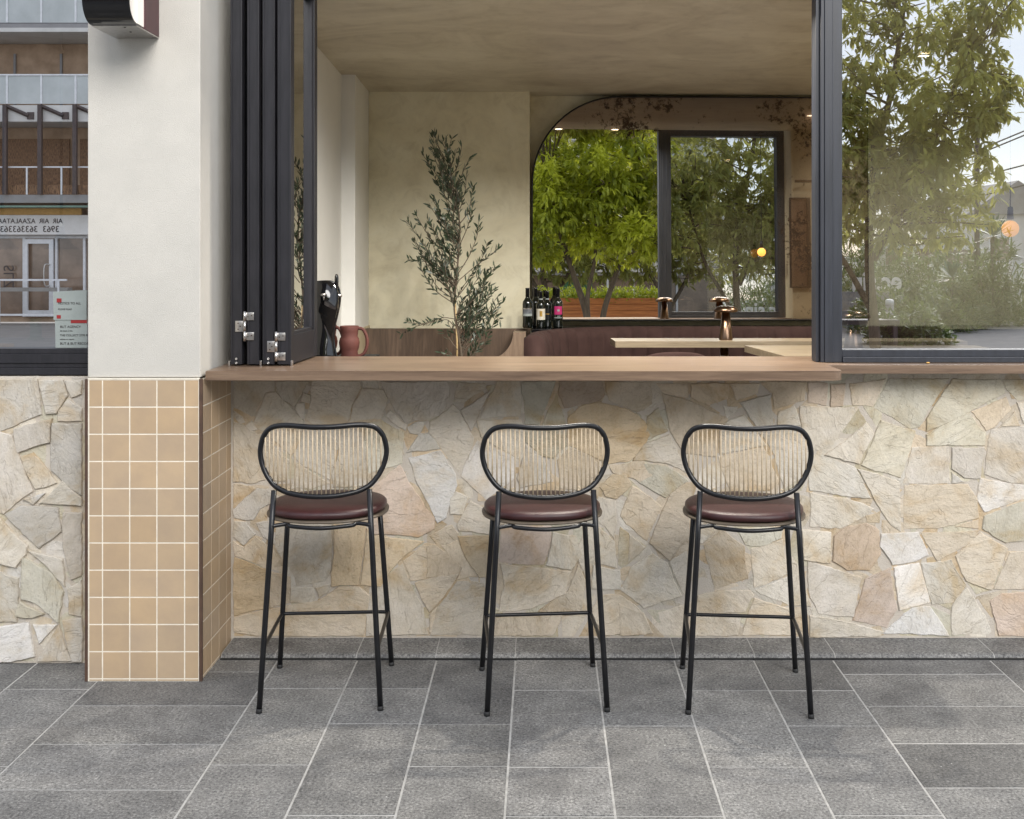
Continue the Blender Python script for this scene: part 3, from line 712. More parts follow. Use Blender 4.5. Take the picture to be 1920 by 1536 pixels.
# ------------------------------------------------------------------ timber counter and sill
ZC = 1.1216
def counter():
    t = thing('counter', 'long walnut servery counter with rounded end, laid on the stone wall', 'counter', (0, 4.05, ZC))
    poly = [(-1.236, 4.05), (PX(1582, 4.05) - .035, 4.05)]
    xe = PX(1582, 4.05)
    for k in range(1, 9):
        a = PI / 2 * k / 8
        poly.append((xe - .035 + .035 * math.sin(a), 4.085 - .035 * math.cos(a)))
    poly += [(xe, 4.285), (-1.236, 4.285)]
    bm = bmesh.new(); prism_xy(bm, [(x, y - 4.05) for x, y in poly], -.035, 0)
    bmesh.ops.bevel(bm, geom=[e for e in bm.edges if abs(e.verts[0].co.z - e.verts[1].co.z) < 1e-5], offset=.0018, segments=2, affect='EDGES')
    obj('bar_top', bm, M['walnut'], t)
    obj('inner_board', B(-1.236, xe + 2.0, .2355, .590, -.035, -.0006, .001), M['walnut'], t)
    t2 = thing('window_sill', 'narrow timber sill under the fixed right-hand window', 'sill', (2.0, 4.28, 1.1))
    obj('sill_board', B(xe + .001 - 2.0, 2.95 - 2.0, 0, .0045, 1.0875 - 1.1, ZC - 1.1, .001), M['walnut'], t2)
    leaf = bmesh.new(); bmesh.ops.create_icosphere(leaf, subdivisions=2, radius=.006); bmesh.ops.scale(leaf, vec=(1.3, .8, .5), verts=leaf.verts)
    o = obj('dry_leaf', leaf, M['amber'], None, True, (PX(1740, 4.33), 4.33, ZC + .003)); tag(o, 'tiny dry yellow leaf lying on the sill below the right window frame', 'leaf')
counter()

# ------------------------------------------------------------------ folding window, fixed windows
def stepped_stile(bm, x0, x1, y0, y1, z0, z1):
    w = x1 - x0
    box(bm, x0, x0 + w * .30, y0 + .006, y1, z0, z1, .0015)
    box(bm, x0 + w * .30, x0 + w * .62, y0, y1, z0, z1, .0015)
    box(bm, x0 + w * .62, x1, y0 + .004, y1, z0, z1, .0015)
def bifold():
    t = thing('folding_window', 'charcoal bifold window folded open into a stack beside the pillar, silver hinges', 'window', (-1.08, 4.24, ZC))
    base = Vector((-1.08, 4.24, ZC))
    zt = 2.66 - ZC
    def panel(x0, x1, y0, x2, y1, last=False):
        # a sash seen edge-on: x0..x1 at the front edge (y0), shifted to x2.. at the back edge (y1)
        th = x1 - x0; d = Vector((x2 - x0, y1 - y0, 0)); Ln = d.length; ang = math.atan2(-d.x, d.y)
        e = bpy.data.objects.new('sash', None)
        bm = bmesh.new()
        zb = .006
        sw = .045; rh = .112
        for (a, b) in ((0, sw), (Ln - sw, Ln)):
            box(bm, 0, th, a, b, zb, zt, .0015)
        box(bm, .001, th - .001, sw, Ln - sw, zb, rh + .004, .001); box(bm, .001, th - .001, sw, Ln - sw, zt - .06, zt)
        # glazing beads, sealing grooves on the meeting edge
        for a in (sw, Ln - sw - .012):
            box(bm, .008, th - .008, a, a + .012, rh, zt - .06)
        box(bm, .008, th - .008, sw, Ln - sw, rh, rh + .014)
        box(bm, th * .12, th * .2, -.004, .001, zb, zt); box(bm, th * .84, th * .92, -.003, .001, zb, zt)
        o = obj('sash', bm, M['frame'], t)
        o.location = Vector((x0, y0, ZC)) - base; o.rotation_euler = (0, 0, ang)
        g = obj('pane', B(th * .5 - .003, th * .5 + .003, sw + .003, Ln - sw - .003, rh, zt - .06), M['glass_clear'], o)
        return o
    Y0 = 4.24
    X = lambda p: PX(p, Y0)
    s1 = panel(X(432), X(454), Y0, X(432) + .018, 4.62)
    s2 = panel(X(463), X(486), Y0, X(463) + .020, 4.62)
    s3 = panel(X(492), X(515), Y0, X(492) + .026, 4.62)
    s4 = panel(X(520), X(546), Y0, X(520) + .022, 4.625, True)
    def hinge(pl, cx, ybot, ytop, px0, px1):
        # interleaved butt hinge, knuckle between two sashes
        Yh = Y0 - .006
        bm = bmesh.new()
        xk = PX(cx, Yh); zb, zt_ = PZ(ybot, Yh), PZ(ytop, Yh); h = (zt_ - zb) / 3
        for k in range(3):
            tube(bm, [(xk, Yh - .003, zb + k * h + .0006), (xk, Yh - .003, zb + (k + 1) * h - .0006)], .0062, 14)
        for sgn in (-1, 1): pass
        box(bm, PX(px0, Yh), xk - .003, Yh - .001, Yh + .0035, zb + h * .95, zb + 2.05 * h, .0006)
        for k in (0, 2):
            box(bm, xk + .003, PX(px1, Yh), Yh - .001, Yh + .0035, zb + k * h + .004, zb + (k + 1) * h - .004, .0006)
        sc = bmesh.new()
        for zz in (.2, .5, .8):
            zz = zb + h + zz * h; xx = (PX(px0, Yh) + xk) / 2 - .003
            tube(sc, [(xx + (.004 if abs(zz - zb - 1.5 * h) < .003 else -.004), Yh - .0018, zz), (xx + (.004 if abs(zz - zb - 1.5 * h) < .003 else -.004), Yh, zz)], .0026, 8)
        for k in (0, 2):
            for dx in (.35, .75):
                xx = xk + (PX(px1, Yh) - xk) * dx; zz = zb + (k + .35 + .3 * dx) * h
                tube(sc, [(xx, Yh - .0018, zz), (xx, Yh, zz)], .0024, 8)
        M4 = Matrix.Translation(-base)
        for b_ in (bm, sc): bmesh.ops.transform(b_, matrix=M4, verts=b_.verts)
        hg = obj('hinge', bm, M['steel'], t, True)
        obj('screw', sc, M['bronze'], hg)
    hinge(s1, 459, 640, 584, 441, 476)
    hinge(s3, 518, 678, 622, 501, 535)
    for px in (443, 503):
        for py in (673, 681):
            bm = bmesh.new(); Yh = Y0 - .004
            c = P(px, py, Yh) - base
            lathe(bm, [(0, 0), (.0052, 0), (.0046, .0022), (.002, .0024), (.002, .0012), (0, .0012)], 14)
            bmesh.ops.rotate(bm, cent=(0, 0, 0), matrix=Matrix.Rotation(PI / 2, 3, 'X'), verts=bm.verts)
            bmesh.ops.translate(bm, verts=bm.verts, vec=c)
            obj('bolt', bm, M['steel'], t, True)
    for px in (430, 489, 547):
        c = P(px, 684, Y0 - .002) - base; bm = B(c.x - .004, c.x + .003, -.004, .012, .0008, .020, .001); obj('floor_guide', bm, M['steel'], t)
    return t
bifold()
def face_street(o):
    if o.data.polygons[0].normal.y > 0: o.data.flip_normals()
def right_window():
    xm0, xm1, yf = 1.075, 1.176, 4.368
    t = thing('fixed_window', 'large fixed window in slate-blue metal frame reflecting a tree and sky, right of the opening', 'window', (1.6, yf, ZC))
    o = lambda a, b, c, d, e, f: B(a - 1.6, b - 1.6, c - yf, d - yf, e - ZC, f - ZC, .0015)
    bm = bmesh.new()
    for x0, x1, y in ((xm0, xm0 + .016, yf + .02), (xm0 + .0162, xm0 + .030, yf + .004), (xm0 + .0302, xm0 + .062, yf), (xm0 + .0622, xm1, yf + .006)):
        box(bm, x0 - 1.6, x1 - 1.6, y - yf, .09, 0.001, 2.66 - ZC, .0015)
    obj('mullion', bm, M['blueframe'], t)
    bm = bmesh.new()
    box(bm, xm1 + .0005 - 1.6, 2.05 - 1.6, .0, .09, .0005, .022, .0015); box(bm, xm1 + .0005 - 1.6, 2.05 - 1.6, .010, .085, .0222, .050, .0015)
    obj('bottom_rail', bm, M['blueframe'], t)
    obj('jamb', o(2.05, 2.11, yf, yf + .09, ZC + .0008, 2.66), M['blueframe'], t)
    obj('head_rail', o(xm1 + .0006, 2.0498, yf + .002, yf + .088, 2.60, 2.66), M['blueframe'], t)
    g = bmesh.new(); v = [g.verts.new(p) for p in ((xm1 - .001 - 1.6, .040, .045), (2.052 - 1.6, .040, .045), (2.052 - 1.6, .040, 1.50), (xm1 - .001 - 1.6, .040, 1.50))]; g.faces.new(v)
    face_street(obj('pane', g, M['glass'], t))
right_window()
def left_window():
    yf = 4.215
    x0, x1 = -3.4, -1.668
    t = thing('fixed_window', 'shopfront window with charcoal frame left of the pillar, reflecting balconies and a shop', 'window', (-2.5, yf, 1.09))
    bm = bmesh.new()
    box(bm, x0 + 2.5, x1 + 2.5, 0, .10, 0.0, .026, .001); box(bm, x0 + 2.5, x1 + 2.5, .006, .10, .0265, .044, .001); box(bm, x0 + 2.5, x1 + 2.5, .0, .10, .0445, .078, .001); box(bm, x0 + 2.5, x1 + 2.5, .010, .09, .0785, .099, .001)
    obj('bottom_rail', bm, M['frame'], t)
    obj('jamb', B(x0 + 2.5, x0 + 2.56, .001, .099, .0995, 1.57), M['frame'], t)
    g = bmesh.new(); v = [g.verts.new(p) for p in ((x0 + 2.5, .05, .095), (x1 + 2.5, .05, .095), (x1 + 2.5, .05, 1.6), (x0 + 2.5, .05, 1.6))]; g.faces.new(v)
    face_street(obj('pane', g, M['glass_left'], t))
    # notice sheets behind the glass
    Yp = yf + .075
    def sheet(px0, px1, py0, py1, skew, label, lines, red, Y):
        Y = yf + .0485 - (.004 if Y > Yp else .001)
        a = P(px0, py1, Y); b = P(px1, py0, Y)
        n = thing('notice', label, 'notice', a)
        w, h = b.x - a.x, b.z - a.z
        bm = bmesh.new(); prism_xz(bm, [(skew, 0), (w, 0), (w, h + .006), (0, h)], 0, .0008); obj('sheet', bm, M['paper'], n)
        for (fx, fz, fw, fh) in red:
            obj('red_block', B(w * fx, w * (fx + fw), -.0016, -.0004, h * fz, h * (fz + fh)), M['red'], n)
        for (s, fz, sz) in lines:
            text_mesh('printed_line', s, sz, M['ink'], n, (w * .16, -.0008, h * fz), (PI / 2, 0, 0), .0004)
    sheet(99, 162, 547, 600, .003, 'pale notice sheet with two small red marks, upper one stuck on the left window', [('NOTICE TO ALL', .55, .012), ('PLEASE READ', .35, .009)], [(.12, .62, .14, .14), (.12, .05, .12, .12)], Yp + .004)
    sheet(103, 163, 597, 653, .002, 'white notice with red banner and black print, lower one stuck on the left window', [('BUT AGENCY', .68, .013), ('THE COLLECT 2770 PEAR', .40, .011), ('BUT & BUT RECORDED', .12, .013), ('full details of this', .56, .007), ('address on request', .28, .007)], [(.50, .84, .5, .12)], Yp)
left_window()

# ------------------------------------------------------------------ wall light on the pillar
def wall_light():
    x0, x1, y0, y1, z0, z1 = -1.556, -1.397, 3.735, 4.029, 2.335, 2.66
    t = thing('wall_light', 'boxy wall light with curved gloss-black front and maroon back high on the pillar', 'light fixture', ((x0 + x1) / 2, y1, z0))
    cx = (x0 + x1) / 2
    prof = []
    yf, r = y0, .075
    for k in range(13):
        a = PI / 2 * k / 12
        prof.append((yf + r - r * math.cos(a), z0 + r - r * math.sin(a)))
    # front skin: vertical face bending under
    outer = [(yf, z1)] + prof + [(yf + .115, z0 + .0)]
    inner = [(yf + .115, z0 + .006)] + [(p[0] + .006 * (1 - i / 12), p[1] + .006 * i / 12) for i, p in reversed(list(enumerate(prof)))] + [(yf + .006, z1)]
    bm = bmesh.new(); prism_yz(bm, [(y - y1, z - z0) for y, z in outer + inner], x0 - cx, x1 - cx)
    obj('curved_shade', bm, M['blackgloss'], t)
    bm = bmesh.new(); box(bm, x0 - cx + .004, x1 - cx - .004, yf + .085 - y1, yf + .150 - y1, .008, z1 - z0, .001)
    obj('diffuser', bm, M['diffuser'], t)
    obj('back_box', B(x0 - cx, x1 - cx, yf + .150 - y1, -.001, .001, z1 - z0, .002), M['maroon'], t)
    obj('underside_plate', B(x0 - cx + .002, x1 - cx - .002, yf + .075 - y1, -.002, -.003, .0005), M['steel'], t)
    for (dx, dy) in ((.03, -.2), (.02, -.12)):
        bm = bmesh.new(); tube(bm, [(dx, dy, -.0045), (dx, dy, -.003)], .004, 10); obj('screw', bm, M['ink'], t)
wall_light()

# ------------------------------------------------------------------ counter stools
def make_stool():
    t = thing('counter_stool', '', 'stool', (0, 0, 0), 0, 'three black counter stools with cane backs at the servery counter')
    def leg(a, b):
        bm = bmesh.new(); a, b = Vector(a), Vector(b)
        tube(bm, [a + (b - a) * k / 4 for k in range(5)], .0097, 14); o = obj('leg', bm, M['metal'], t, True)
        d = (b - a).normalized()
        bm = bmesh.new(); tube(bm, [a - d * .003, a + d * .012], .0103, 14); obj('rubber_foot', bm, M['foot'], o, True)
    for s in (-1, 1):
        leg((s * .2035, -.205, .003), (s * .1615, -.163, .742))
        leg((s * .208, .205, .003), (s * .166, .150, .632))
    # backrest loop: bean outline, bowed in plan
    half = [(0, .9572), (.035, .9576), (.073, .9598), (.112, .9620), (.150, .9595), (.182, .9480), (.205, .9190), (.2155, .8800), (.2150, .8480), (.2050, .8130), (.187, .7800), (.160, .7510), (.120, .7330), (.072, .7240), (.035, .7205)]
    def by(x): return -.168 + .050 * (x / .2155) ** 2
    pts = [(x, by(x), z) for x, z in half] + [(0, by(0), .7195)] + [(-x, by(x), z) for x, z in reversed(half[1:])]
    loop = catmull(pts, 5)
    bm = bmesh.new(); tube(bm, loop, .0092, 12, True)
    back = obj('backrest', bm, M['metal'], t, True)
    def zspan(x):
        zs = []
        for i in range(len(loop)):
            a, b = loop[i], loop[(i + 1) % len(loop)]
            if (a.x - x) * (b.x - x) <= 0 and a.x != b.x:
                k = (x - a.x) / (b.x - a.x); zs.append(a.z + (b.z - a.z) * k)
        return (min(zs), max(zs)) if len(zs) > 1 else None
    n = 27
    for i in range(n):
        x = -.198 + .396 * i / (n - 1)
        sp = zspan(x)
        if not sp: continue
        y = by(x)
        bm = bmesh.new(); tube(bm, [(x, y, sp[0] + .006), (x, y - .001, (sp[0] + sp[1]) / 2), (x, y, sp[1] - .006)], .0025, 8)
        obj('rod', bm, M['cane'], back, True)
    for s in (-1, 1):
        bm = bmesh.new(); x = s * .112
        ring = [(x + .0055 * math.cos(a), by(x) - .001, .7455 + .0055 * math.sin(a)) for a in [2 * PI * k / 14 for k in range(14)]]
        tube(bm, ring, .0022, 6, True); obj('fixing_ring', bm, M['cane'], back, True)
    # padded seat
    def se(r, y, pw=2.3, seg=56):
        out = []
        for k in range(seg):
            a = 2 * PI * k / seg; c, s_ = math.cos(a), math.sin(a)
            out.append((r * math.copysign(abs(c) ** (2 / pw), c), y * math.copysign(abs(s_) ** (2 / pw), s_) + .012))
        return out
    bm = bmesh.new(); rings = []
    for rx, ry, z in ((.190, .180, .6405), (.2020, .1905, .643), (.2065, .195, .651), (.2055, .194, .660), (.199, .188, .6662), (.180, .170, .6705), (.14, .132, .6732), (.08, .075, .6740), (.02, .02, .6742)):
        rings.append([bm.verts.new((x, y, z)) for x, y in se(rx, ry)])
    for A, Bq in zip(rings, rings[1:]):
        for k in range(56): bm.faces.new((A[k], A[(k + 1) % 56], Bq[(k + 1) % 56], Bq[k]))
    bm.faces.new(rings[0][::-1]); bm.faces.new(rings[-1])
    obj('seat', bm, M['leather'], t, True)
    bm = bmesh.new(); rings = []
    for rx, ry, z in ((.205, .193, .6290), (.2135, .201, .6315), (.2140, .2015, .6360), (.2115, .199, .6385), (.18, .17, .6386)):
        rings.append([bm.verts.new((x, y, z)) for x, y in se(rx, ry)])
    for A, Bq in zip(rings, rings[1:]):
        for k in range(56): bm.faces.new((A[k], A[(k + 1) % 56], Bq[(k + 1) % 56], Bq[k]))
    bm.faces.new(rings[0][::-1]); bm.faces.new(rings[-1])
    obj('seat_board', bm, M['ply'], t, True)
    # tubular seat frame: rear bow, side rails, front bow
    for sgn, y0, x0 in ((-1, -.172, .166), (1, .150, .164)):
        pts = catmull([(-x0, y0, .622), (-x0 * .72, y0 * .93, .6255), (-x0 * .6, y0 * 1.02, .6215), (0, y0 * 1.10, .6165), (x0 * .6, y0 * 1.02, .6215), (x0 * .72, y0 * .93, .6255), (x0, y0, .622)], 6, False)
        bm = bmesh.new(); tube(bm, pts, .0072, 10); obj('seat_rail', bm, M['metal'], t, True)
    for s in (-1, 1):
        bm = bmesh.new(); tube(bm, [(s * .118, -.155, .6245), (s * .118, .142, .6245)], .0065, 10); obj('seat_rail', bm, M['metal'], t, True)
    # footrest: U tube round the front legs
    zf = .2085
    pts = catmull([(-.1935, -.193, zf), (-.1955, .0, zf), (-.1965, .155, zf), (-.192, .178, zf), (-.172, .187, zf), (0, .187, zf), (.172, .187, zf), (.192, .178, zf), (.1965, .155, zf), (.1955, 0, zf), (.1935, -.193, zf)], 6, False)
    bm = bmesh.new(); tube(bm, pts, .0068, 10); obj('footrest', bm, M['metal'], t, True)
    return t
st = make_stool()
st.location = (-.770, 3.96, 0); st.rotation_euler = (0, 0, .056)
st['label'] = 'black counter stool with cane-rod back nearest the tiled pillar'
dup(st, (-.006, 3.944, 0), .086, 'middle black cane-back counter stool, between the other two')
dup(st, (.7065, 3.924, 0), -.087, 'black cane-back counter stool farthest from the tiled pillar, on the right')

# ------------------------------------------------------------------ interior
MP0 = Vector((.4, 6.70, 1.8)); _ph, _th = .032, .02
MNn = Vector((math.sin(_ph) * math.cos(_th), -math.cos(_ph) * math.cos(_th), math.sin(_th)))
def mirror_y(x, z): return MP0.y - (MNn.x * (x - MP0.x) + MNn.z * (z - MP0.z)) / MNn.y
def through_mirror(px, py, D):
    p = P(px, py, D); return p - 2 * MNn.dot(p - MP0) * MNn
def zceil(y): return 2.523 + .052 * (6.66 - y)
def interior():
    struct('interior_floor', B(-4.0, 4.2, 4.66, 6.95, .20, .35), M['intfloor'])
    # sloping plaster ceiling
    bm = bmesh.new(); prism_yz(bm, [(4.56, zceil(4.56)), (6.95, zceil(6.95)), (6.95, 2.659), (4.56, 2.659)], -4.0, 4.2)
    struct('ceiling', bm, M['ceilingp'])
    t = thing('back_wall', 'ochre polished-plaster back wall of the bar behind the olive tree', 'wall', (-.5, 6.66, .35))
    obj('plaster_face', B(-4.0 + .5, -.086 + .5, 0, .29, 0, 2.4), M['venetian'], t)
    t = thing('back_wall', 'plaster wall around and behind the arched foxed mirror', 'wall', (1, 6.80, .35))
    obj('plaster_face', B(-.0855 - 1, 4.2 - 1, 0, .15, 0, 2.4), M['venetian'], t)
    t = thing('side_wall', 'white interior side wall and corner column left of the olive tree', 'wall', (-1.2, 6, .35))
    obj('wall_face', B(-.05, .071, -1.36, .18, 0, 2.4), M['whitewall'], t)
    obj('column', B(-.05, .148, .1805, .655, 0, 2.4), M['whitewall'], t)
    obj('wall_tiles', B(.1485, .156, .1805, .655, .35, .772), M['tilecream'], t)
    t = thing('side_wall', 'far right interior wall of the bar seen through the right window', 'wall', (4.2, 5.5, .35))
    obj('wall_face', B(0, .12, -.85, 1.4, 0, 2.4), M['venetian'], t)
    # inner face of the pier beyond the right window
    t = thing('pier', 'plastered pier beside the right window, seen in the mirror with a picture on it', 'pier', (2.8, 4.5, .35))
    obj('pier_face', B(-.688, 1.4, -.05, .155, .77, 2.4), M['venetian'], t)
    obj('pier_base', B(-.688, 1.4, .10, .155, -.15, .7699), M['venetian'], t)
    # arched mirror with a thin dark edge
    x0, x1, zb, ztp, r = -.071, 1.972, 1.148, 2.500, .53
    out = [(x0, zb), (x1, zb), (x1, ztp)]
    for k in range(0, 17):
        a = PI / 2 * k / 16; out.append((x0 + r - r * math.sin(a), ztp - r + r * math.cos(a)))
    mt = thing('mirror', 'large antique mirror with arched corner and dark foxing spots, reflecting trees across the street', 'mirror', (1.0, 6.76, 1.148))
    bm = bmesh.new(); f = [bm.verts.new((x - 0, mirror_y(x, z), z)) for x, z in out]
    b = [bm.verts.new((x, mirror_y(x, z) + .006, z)) for x, z in out]
    bm.faces.new(f); bm.faces.new(b[::-1]); n = len(f)
    for i in range(n): bm.faces.new((f[i], f[(i + 1) % n], b[(i + 1) % n], b[i]))
    o = obj('mirror_glass', bm, M['mirror'], mt); o.location = (-1.0, -6.76, -1.148)
    bm = bmesh.new(); path = [(x, mirror_y(x, z) - .001, z) for x, z in out]
    tube(bm, path, .0055, 8, True); o = obj('edge_strip', bm, M['black'], mt, True); o.location = (-1.0, -6.76, -1.148)
    # ledge behind the bench
    t = thing('ledge', 'black ledge running along the foot of the mirror', 'shelf', (1, 6.6, .35))
    obj('ledge_top', B(-1.07, 2.2, -.30, .055, .745, .772, .003), M['blackgloss'], t); obj('ledge_front', B(-1.07, 2.2, -.10, .05, 0, .7445), M['black'], t)
    # banquette: curved channelled back
    t = thing('banquette', 'dark brown channel-tufted banquette curving round in front of the mirror', 'bench', (.5, 5.9, .35))
    path = []
    c = Vector((PX(1165, 6.18), 6.18)); s0 = Vector((PX(1008, 5.72), 5.72))
    pl = [Vector((-.045, 5.50, 0)), Vector((-.040, 5.66, 0)), Vector((.01, 5.86, 0)), Vector((.14, 6.05, 0)), Vector((.33, 6.15, 0)), Vector((.50, 6.18, 0)), Vector((.9, 6.18, 0)), Vector((1.5, 6.18, 0)), Vector((2.2, 6.18, 0))]
    cp = catmull(pl, 24, False)
    # resample evenly
    ds = [0]
    for a, b_ in zip(cp, cp[1:]): ds.append(ds[-1] + (b_ - a).length)
    tot = ds[-1]; m = 420; pts = []; j = 0
    for i in range(m + 1):
        d = tot * i / m
        while j < len(ds) - 2 and ds[j + 1] < d: j += 1
        k = (d - ds[j]) / max(1e-6, ds[j + 1] - ds[j]); pts.append((cp[j].lerp(cp[j + 1], k), d))
    bm = bmesh.new(); rows = []
    zt = 1.145
    for i, (p, d) in enumerate(pts):
        tg = (pts[min(i + 1, m)][0] - pts[max(i - 1, 0)][0]).normalized(); nr = Vector((tg.y, -tg.x, 0))
        w = .088
        q = abs(math.sin(PI * d / w)) ** .55 * .014
        prof = [(.050, .80), (.050 + q, .86), (.050 + q, 1.02), (.046 + q, 1.085), (.030 + q * .9, zt - .018 + q * .2), (.006, zt + q * .15), (-.03, zt - .002), (-.055, zt - .02), (-.06, .80)]
        rows.append([bm.verts.new((p.x - .5 + nr.x * o_, p.y - 5.9 + nr.y * o_, z - .35)) for o_, z in prof])
    for A, Bq in zip(rows, rows[1:]):
        for k in range(len(A) - 1): bm.faces.new((A[k], A[k + 1], Bq[k + 1], Bq[k]))
    bm.faces.new(rows[0]); bm.faces.new(rows[-1][::-1])
    obj('backrest', bm, M['velvet'], t, True)
    bm = bmesh.new(); prism_xy(bm, [(-.52, -.40), (-.10, -.25), (.1, -.16), (1.7, -.16), (1.7, .18), (0, .18), (-.40, .05), (-.53, -.15)], .0, .45); obj('seat', bm, M['velvet'], t)
    # low panels and planter box around the olive tree
    t = thing('planter_box', 'dark walnut-panelled planter box holding the olive tree', 'planter', (-.5, 6.3, .35))
    obj('back_panel', B(-.555, .42, .18, .21, 0, .763), M['panel'], t)
    Yq = 6.30; ar = []
    for k in range(0, 11):
        a = PI / 2 * k / 10
        ar.append((PX(908, Yq) + (PX(962, Yq) - PX(908, Yq)) * math.sin(a), PZ(676, Yq) + (PZ(624, Yq) - PZ(676, Yq)) * (1 - math.cos(a))))
    poly = [(PX(908, Yq), .8)] + ar + [(PX(986, Yq), PZ(624, Yq)), (PX(986, Yq), .8)]
    bm = bmesh.new(); prism_xz(bm, [(x + .5, z - .35) for x, z in poly], 0, .02); obj('curved_end_panel', bm, M['panel2'], t)
    obj('top_panel', B(PX(962, Yq) + .5, PX(986, Yq) + .5, .0205, .179, .743, PZ(624, Yq) - .35), M['panel2'], t)
    obj('front_panel', B(-.50, .38, -.62, -.60, 0, .40), M['panel'], t)
    obj('soil', B(-.50, .38, -.599, .179, .30, .36), M['soil'], t)
    # tables
    ZT = 1.116
    t = thing('high_table', 'long high timber table in front of the banquette, bronze lamp on it', 'table', (1.1, 5.6, .35))
    bm = bmesh.new(); prism_xy(bm, [(PX(1154, 5.5) - 1.1, -.10), (1.0, -.10), (1.0, .11), (PX(1144, 5.71) - 1.1, .11)], ZT - .35 - .031, ZT - .35)
    obj('tabletop', bm, M['table'], t)
    for x in (PX(1358, 5.6), 1.85):
        bm = bmesh.new(); tube(bm, [(x - 1.1, .0, .012), (x - 1.1, .0, ZT - .35 - .032)], .021, 20); lg = obj('leg', bm, M['brass'], t, True)
        bm = bmesh.new(); lathe(bm, [(0, 0), (.17, 0), (.17, .008), (.02, .014), (0, .014)], 32, x - 1.1, 0); obj('foot_plate', bm, M['brass'], lg, True)
    t = thing('high_table', 'nearer high timber table, corner showing beside the window frame', 'table', (1.5, 4.95, .35))
    bm = bmesh.new(); prism_xy(bm, [(PX(1472, 4.70) - 1.5, -.25), (.55, -.25), (.55, .31), (PX(1396, 5.26) - 1.5, .31)], ZT - .35 - .031, ZT - .35); obj('tabletop', bm, M['table'], t)
    bm = bmesh.new(); tube(bm, [(0, .03, .012), (0, .03, ZT - .35 - .032)], .024, 20); lg = obj('leg', bm, M['brass'], t, True)
    bm = bmesh.new(); lathe(bm, [(0, 0), (.2, 0), (.2, .008), (.02, .014), (0, .014)], 32, 0, .03); obj('foot_plate', bm, M['brass'], lg, True)
    # mushroom lamps
    def lamp(x, y, z, h, rd, label, mm):
        t = thing('table_lamp', label, 'lamp', (x, y, z), 0, 'mushroom table lamps')
        bm = bmesh.new(); lathe(bm, [(0, 0), (rd * .56, 0), (rd * .55, .004), (rd * .30, h - rd * .45), (0, h - rd * .45)], 32); obj('base', bm, mm, t, True)
        bm = bmesh.new(); lathe(bm, [(0, h - rd * .46), (rd * .93, h - rd * .50), (rd, h - rd * .44), (rd * .97, h - rd * .30), (rd * .80, h - rd * .12), (rd * .5, h - rd * .02), (0, h)], 36); obj('shade', bm, mm, t, True)
    lamp(PX(1361, 5.6), 5.6, ZT, .172, .062, 'bronze mushroom lamp standing on the long table', M['brass'])
    lamp(PX(1600, 5.10), 5.10, ZT, .176, .078, 'mushroom lamp on the near table, seen through the right window', M['brass'])
    # bar chair back
    Yc = 5.05
    t = thing('bar_chair', 'brown upholstered chair back just showing above the counter', 'chair', (PX(1270, Yc), Yc, .35))
    bm = bmesh.new()
    pts = [(.20 * math.sin(a), .16 * (1 - math.cos(a)), 0) for a in [R(-80 + 160 * k / 16) for k in range(17)]]
    rows = []
    for k, (x, y, _) in enumerate(pts):
        zt_ = .752 - .10 * (abs(k - 8) / 8) ** 2.5
        rows.append([bm.verts.new(p) for p in ((x, y, .5), (x, y, zt_ - .008), (x * .97, y + .012, zt_), (x * .93, y + .03, zt_ - .008), (x * .92, y + .035, .5))])
    for A, Bq in zip(rows, rows[1:]):
        for k in range(5): bm.faces.new((A[k], A[(k + 1) % 5], Bq[(k + 1) % 5], Bq[k]))
    bm.faces.new(rows[0]); bm.faces.new(rows[-1][::-1])
    obj('backrest', bm, M['velvet'], t, True)
    bm = bmesh.new(); lathe(bm, [(0, .44), (.2, .44), (.21, .46), (.2, .5), (.1, .51), (0, .51)], 28, 0, .17); obj('seat', bm, M['velvet'], t, True)
    for sx in (-1, 1):
        for sy in (-1, 1):
            bm = bmesh.new(); tube(bm, [(sx * .19, .17 + sy * .17, 0.002), (sx * .14, .17 + sy * .12, .445)], .011, 10); obj('leg', bm, M['metal'], t, True)
    # back bench behind the counter with beer tap and jugs
    t = thing('service_bench', 'low bench behind the servery counter carrying the beer tap and jugs', 'bench', (-.9, 4.95, .35))
    obj('bench_top', B(-.228, .13, -.27, .25, .705, .73, .002), M['black'], t); obj('cabinet', B(-.226, .10, -.25, .23, 0, .7049), M['black'], t)
    Yt = 4.95; xt = PX(606, Yt)
    t = thing('beer_tap', 'gloss-black beer tap tower with chrome tap beside the folded window', 'beer tap', (xt, Yt, 1.08))
    q = lambda px, py: (PX(px, Yt) - xt, PZ(py, Yt) - 1.08)
    left = [(586, 668), (588, 640), (594, 605), (598, 575), (590, 558), (582, 545), (582, 536), (594, 532)]
    right = [(612, 531), (622, 533), (629, 541), (632, 556), (631, 570), (627, 590), (622, 612), (620, 635), (622, 655), (626, 672)]
    poly = catmull([Vector((*q(a, b), 0)) for a, b in left + right], 4, False)
    poly = [(p.x, p.y) for p in poly]
    bm = bmesh.new(); prism_xz(bm, poly, -.035, .035); 
    zmin = min(p[1] for p in poly)
    bmesh.ops.translate(bm, verts=[v for v in bm.verts], vec=(0, 0, 0))
    bmesh.ops.bevel(bm, geom=[e for e in bm.edges if abs(e.verts[0].co.y - e.verts[1].co.y) < 1e-6], offset=.012, segments=4, affect='EDGES')
    obj('tower', bm, M['blackgloss'], t, True)
    def tp(bm, pts, r, seg=14): return tube(bm, [(*((lambda a: (a[0],))(q(p[0], p[1]))), p[2], q(p[0], p[1])[1]) for p in pts], r, seg)
